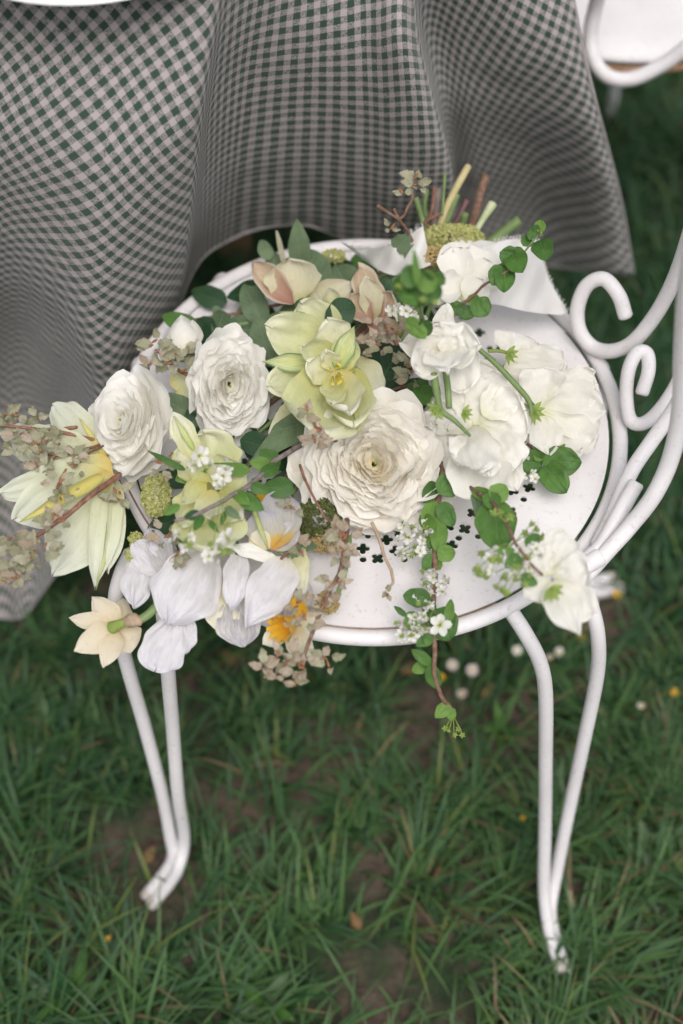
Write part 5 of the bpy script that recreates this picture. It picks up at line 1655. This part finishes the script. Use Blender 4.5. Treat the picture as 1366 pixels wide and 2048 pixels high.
felt_twig([(744, 1046, 3), (762, 1090, 3), (782, 1140, 2.6), (786, 1165, 2.4), (776, 1180, 2.4)], 8, 'bare pinkish twiglet with curled tip on the seat', [(776, 1186, 2.6, 3, 4, 18)], 'papery', .6)
felt_twig([(835, 500, 7), (818, 470, 8.6), (800, 440, 10.4), (815, 415, 11.4), (826, 388, 12)], 8, 'upright twig with three pale leaflets against the tablecloth', [(834, 366, 12.4, 8, 15, 26), (808, 388, 12, 2, 6, 22), (780, 456, 10, 3, 6, 16)], 'bark', .0)
stem([(800, 440, 10.4), (778, 426, 10.8), (755, 412, 11.2)], [.0014, .0012, .0018], M['bark'], 'twiglet'); stem([(800, 440, 10.4), (792, 428, 10.8), (788, 418, 11.2)], [.0012, .0014], M['bark'], 'twiglet')
felt_twig([(795, 690, 6), (780, 670, 6.4), (770, 650, 6.6)], 8, 'cluster of brown bracts right of the lime tulip', [(745, 665, 6, 8, 20, 24), (760, 690, 6, 8, 22, 24), (785, 660, 6, 8, 20, 24), (730, 690, 5.6, 5, 14, 22), (810, 735, 5, 8, 20, 24), (815, 700, 5, 6, 18, 22)], 'red_bark', .7)
felt_twig([(820, 770, 4), (790, 778, 4), (770, 790, 4)], 7, 'dark twig below the brown bracts', [(825, 750, 5, 5, 18, 26)], 'bark', .1)
felt_twig([(345, 905, 6.6), (330, 930, 6.6)], 5, 'small grey pink bud cluster over the left ranunculus edge', [(325, 935, 6.6, 8, 16, 24), (238, 990, 4.4, 9, 18, 26)], 'red_bark', .6)
felt_twig([(560, 1120, 3), (580, 1105, 4), (605, 1075, 4.4)], 7, 'brown bract twig under the grey lilac iris', [(598, 1095, 4.4, 5, 12, 26), (330, 1070, 4, 6, 24, 26), (355, 1105, 3.4, 6, 18, 28)], 'red_bark', .6)
stem([(252, 970, 3.5), (285, 1030, 3.2), (312, 1070, 3)], .0007, M['stem_purple'])

# ================================================================== SMALL THINGS IN THE GRASS
def daisy(px, py, size, white, label, grp='daisies in the grass'):
    C = at(px, py, .045)
    e = tag(empty('daisy', (C.x, C.y, 0)), label, 'daisy', grp)
    s = wpx(C, size * .86) / 2
    up = Vector((random.uniform(-.7, .7), random.uniform(-.8, .4), 1)).normalized()
    B4 = basis(up)
    mb = MB()
    for k in range(18):
        a = 2 * pi * k / 18
        d = (B4 @ Vector((cos(a), sin(a), random.uniform(0, .35)))).normalized()
        petal_pts(mb, C + d * s * .2, C + d * s, s * .26, up, prof='oval', nu=3, nv=4)
    build('petal_ring', mb, M['daisy_white' if white else 'daisy_petal'], e)
    mb = MB(); tube(mb, [C - up * .001, C + up * .0016], [s * .34, s * .26], 10, 2); build('eye', mb, M['daisy_eye'], e)
    mb = MB(); tube(mb, [Vector((C.x, C.y, -.002)), C], .0008, 5, 3); build('stem', mb, M['stem_green'], e)


for q in [(905, 1330, 30, 0, 'pinkish daisy just right of the hanging twig, upper one'), (945, 1340, 32, 0, 'pink tipped daisy between hanging twig and right chair leg'),
          (925, 1388, 30, 0, 'pink daisy beside the lower end of the hanging twig'), (1034, 1300, 26, 1, 'white daisy left of the bend of the right leg'),
          (1118, 1304, 26, 1, 'white daisy showing between the two rods of the right leg'), (1100, 1315, 22, 0, 'small pinkish daisy between the right leg rods beside a white one'),
          (1282, 1412, 20, 1, 'lone white daisy in the grass right of the chair'), (1112, 1230, 24, 0, 'dull pink daisy under the hanging sweet pea')]:
    daisy(*q)


def buttercup(px, py, size, label, grp='yellow flowers in the grass'):
    C = at(px, py, .03)
    e = tag(empty('buttercup', (C.x, C.y, 0)), label, 'wildflower', grp)
    s = wpx(C, size) / 2
    mb = MB()
    for k in range(5):
        a = 2 * pi * k / 5; d = Vector((cos(a), sin(a), .4)).normalized()
        petal_pts(mb, C, C + d * s, s * .9, Vector((0, 0, 1)), prof='round', nu=4, nv=4)
    build('petal_ring', mb, M['yellow'], e)
    mb = MB(); tube(mb, [Vector((C.x, C.y, -.002)), C], .0007, 5, 3); build('stem', mb, M['stem_green'], e)


for q in [(1234, 1190, 22, 'yellow wildflower beside the far right foot of the chair'), (1162, 1276, 20, 'yellow wildflower below the hanging sweet pea'), (1348, 1386, 22, 'yellow wildflower at the right edge of the photo'),
          (882, 1356, 20, 'yellow wildflower beside the hanging twig'), (1046, 1636, 14, 'tiny yellow wildflower left of the right leg'), (218, 1878, 16, 'tiny yellow wildflower left of the left foot')]:
    buttercup(*q)

for px, py, L, a, lb in [(800, 1345, 44, .4, 'brown dry leaf under the front edge of the seat'), (470, 1330, 40, 2.2, 'dry brown leaf right of the left front leg'), (288, 1728, 40, 1.1, 'tan dry leaf beside the left foot'),
                         (1140, 1590, 30, 2.6, 'orange brown dry leaf right of the right leg'), (965, 1395, 36, .9, 'dry leaf near the pink daisies'), (1200, 1255, 44, 2.9, 'dry leaf right of the right leg top'), (1330, 1190, 40, .3, 'dry leaf at the right edge'),
                         (720, 1860, 40, 2.0, 'dry leaf on the bare soil in front'), (870, 1770, 36, 1.2, 'small dry leaf left of the right foot')]:
    C = at(px, py, .018); T = C + Vector((cos(a), sin(a), .12)) * wpx(C, L)
    mb = petal_pts(MB(), C, T, wpx(C, L * .55), Vector((.2, -.3, 1)), prof='leaf', bend=.8, fold=.2, ruf=.08)
    tag(build('dry_leaf', mb, M['dry_leaf']), lb, 'leaf', 'dry leaves in the grass')

for px, py, n, L, lb in [(150, 2010, 5, 95, 'broad leaved weed at the bottom left corner'), (530, 2020, 4, 90, 'broad leaved weed at the bottom beside the bare soil'), (1000, 1470, 4, 60, 'small weed rosette left of the right leg'), (640, 1760, 4, 60, 'weed rosette between the two front feet'),
                         (330, 1930, 4, 60, 'weed rosette below the left foot'), (1290, 1700, 5, 70, 'weed rosette at the right of the lawn'), (120, 1500, 4, 60, 'weed rosette left of the left leg')]:
    C = at(px, py, .004)
    e = tag(empty('weed', (C.x, C.y, 0)), lb, 'weed', 'broad leaved weeds')
    a0 = random.uniform(0, 6)
    for k in range(n):
        a = a0 + 2 * pi * k / n + random.uniform(-.3, .3)
        T = C + Vector((cos(a), sin(a), random.uniform(.5, 1.1))) * wpx(C, L) * random.uniform(.7, 1)
        build('leaf', petal_pts(MB(), C, T, wpx(C, L * .34), Vector((0, 0, 1)) - Vector((cos(a), sin(a), 0)) * .3, prof='leaf', bend=-.9, fold=.2), M[random.choice(['leaf_grey', 'leaf_green'])], e)
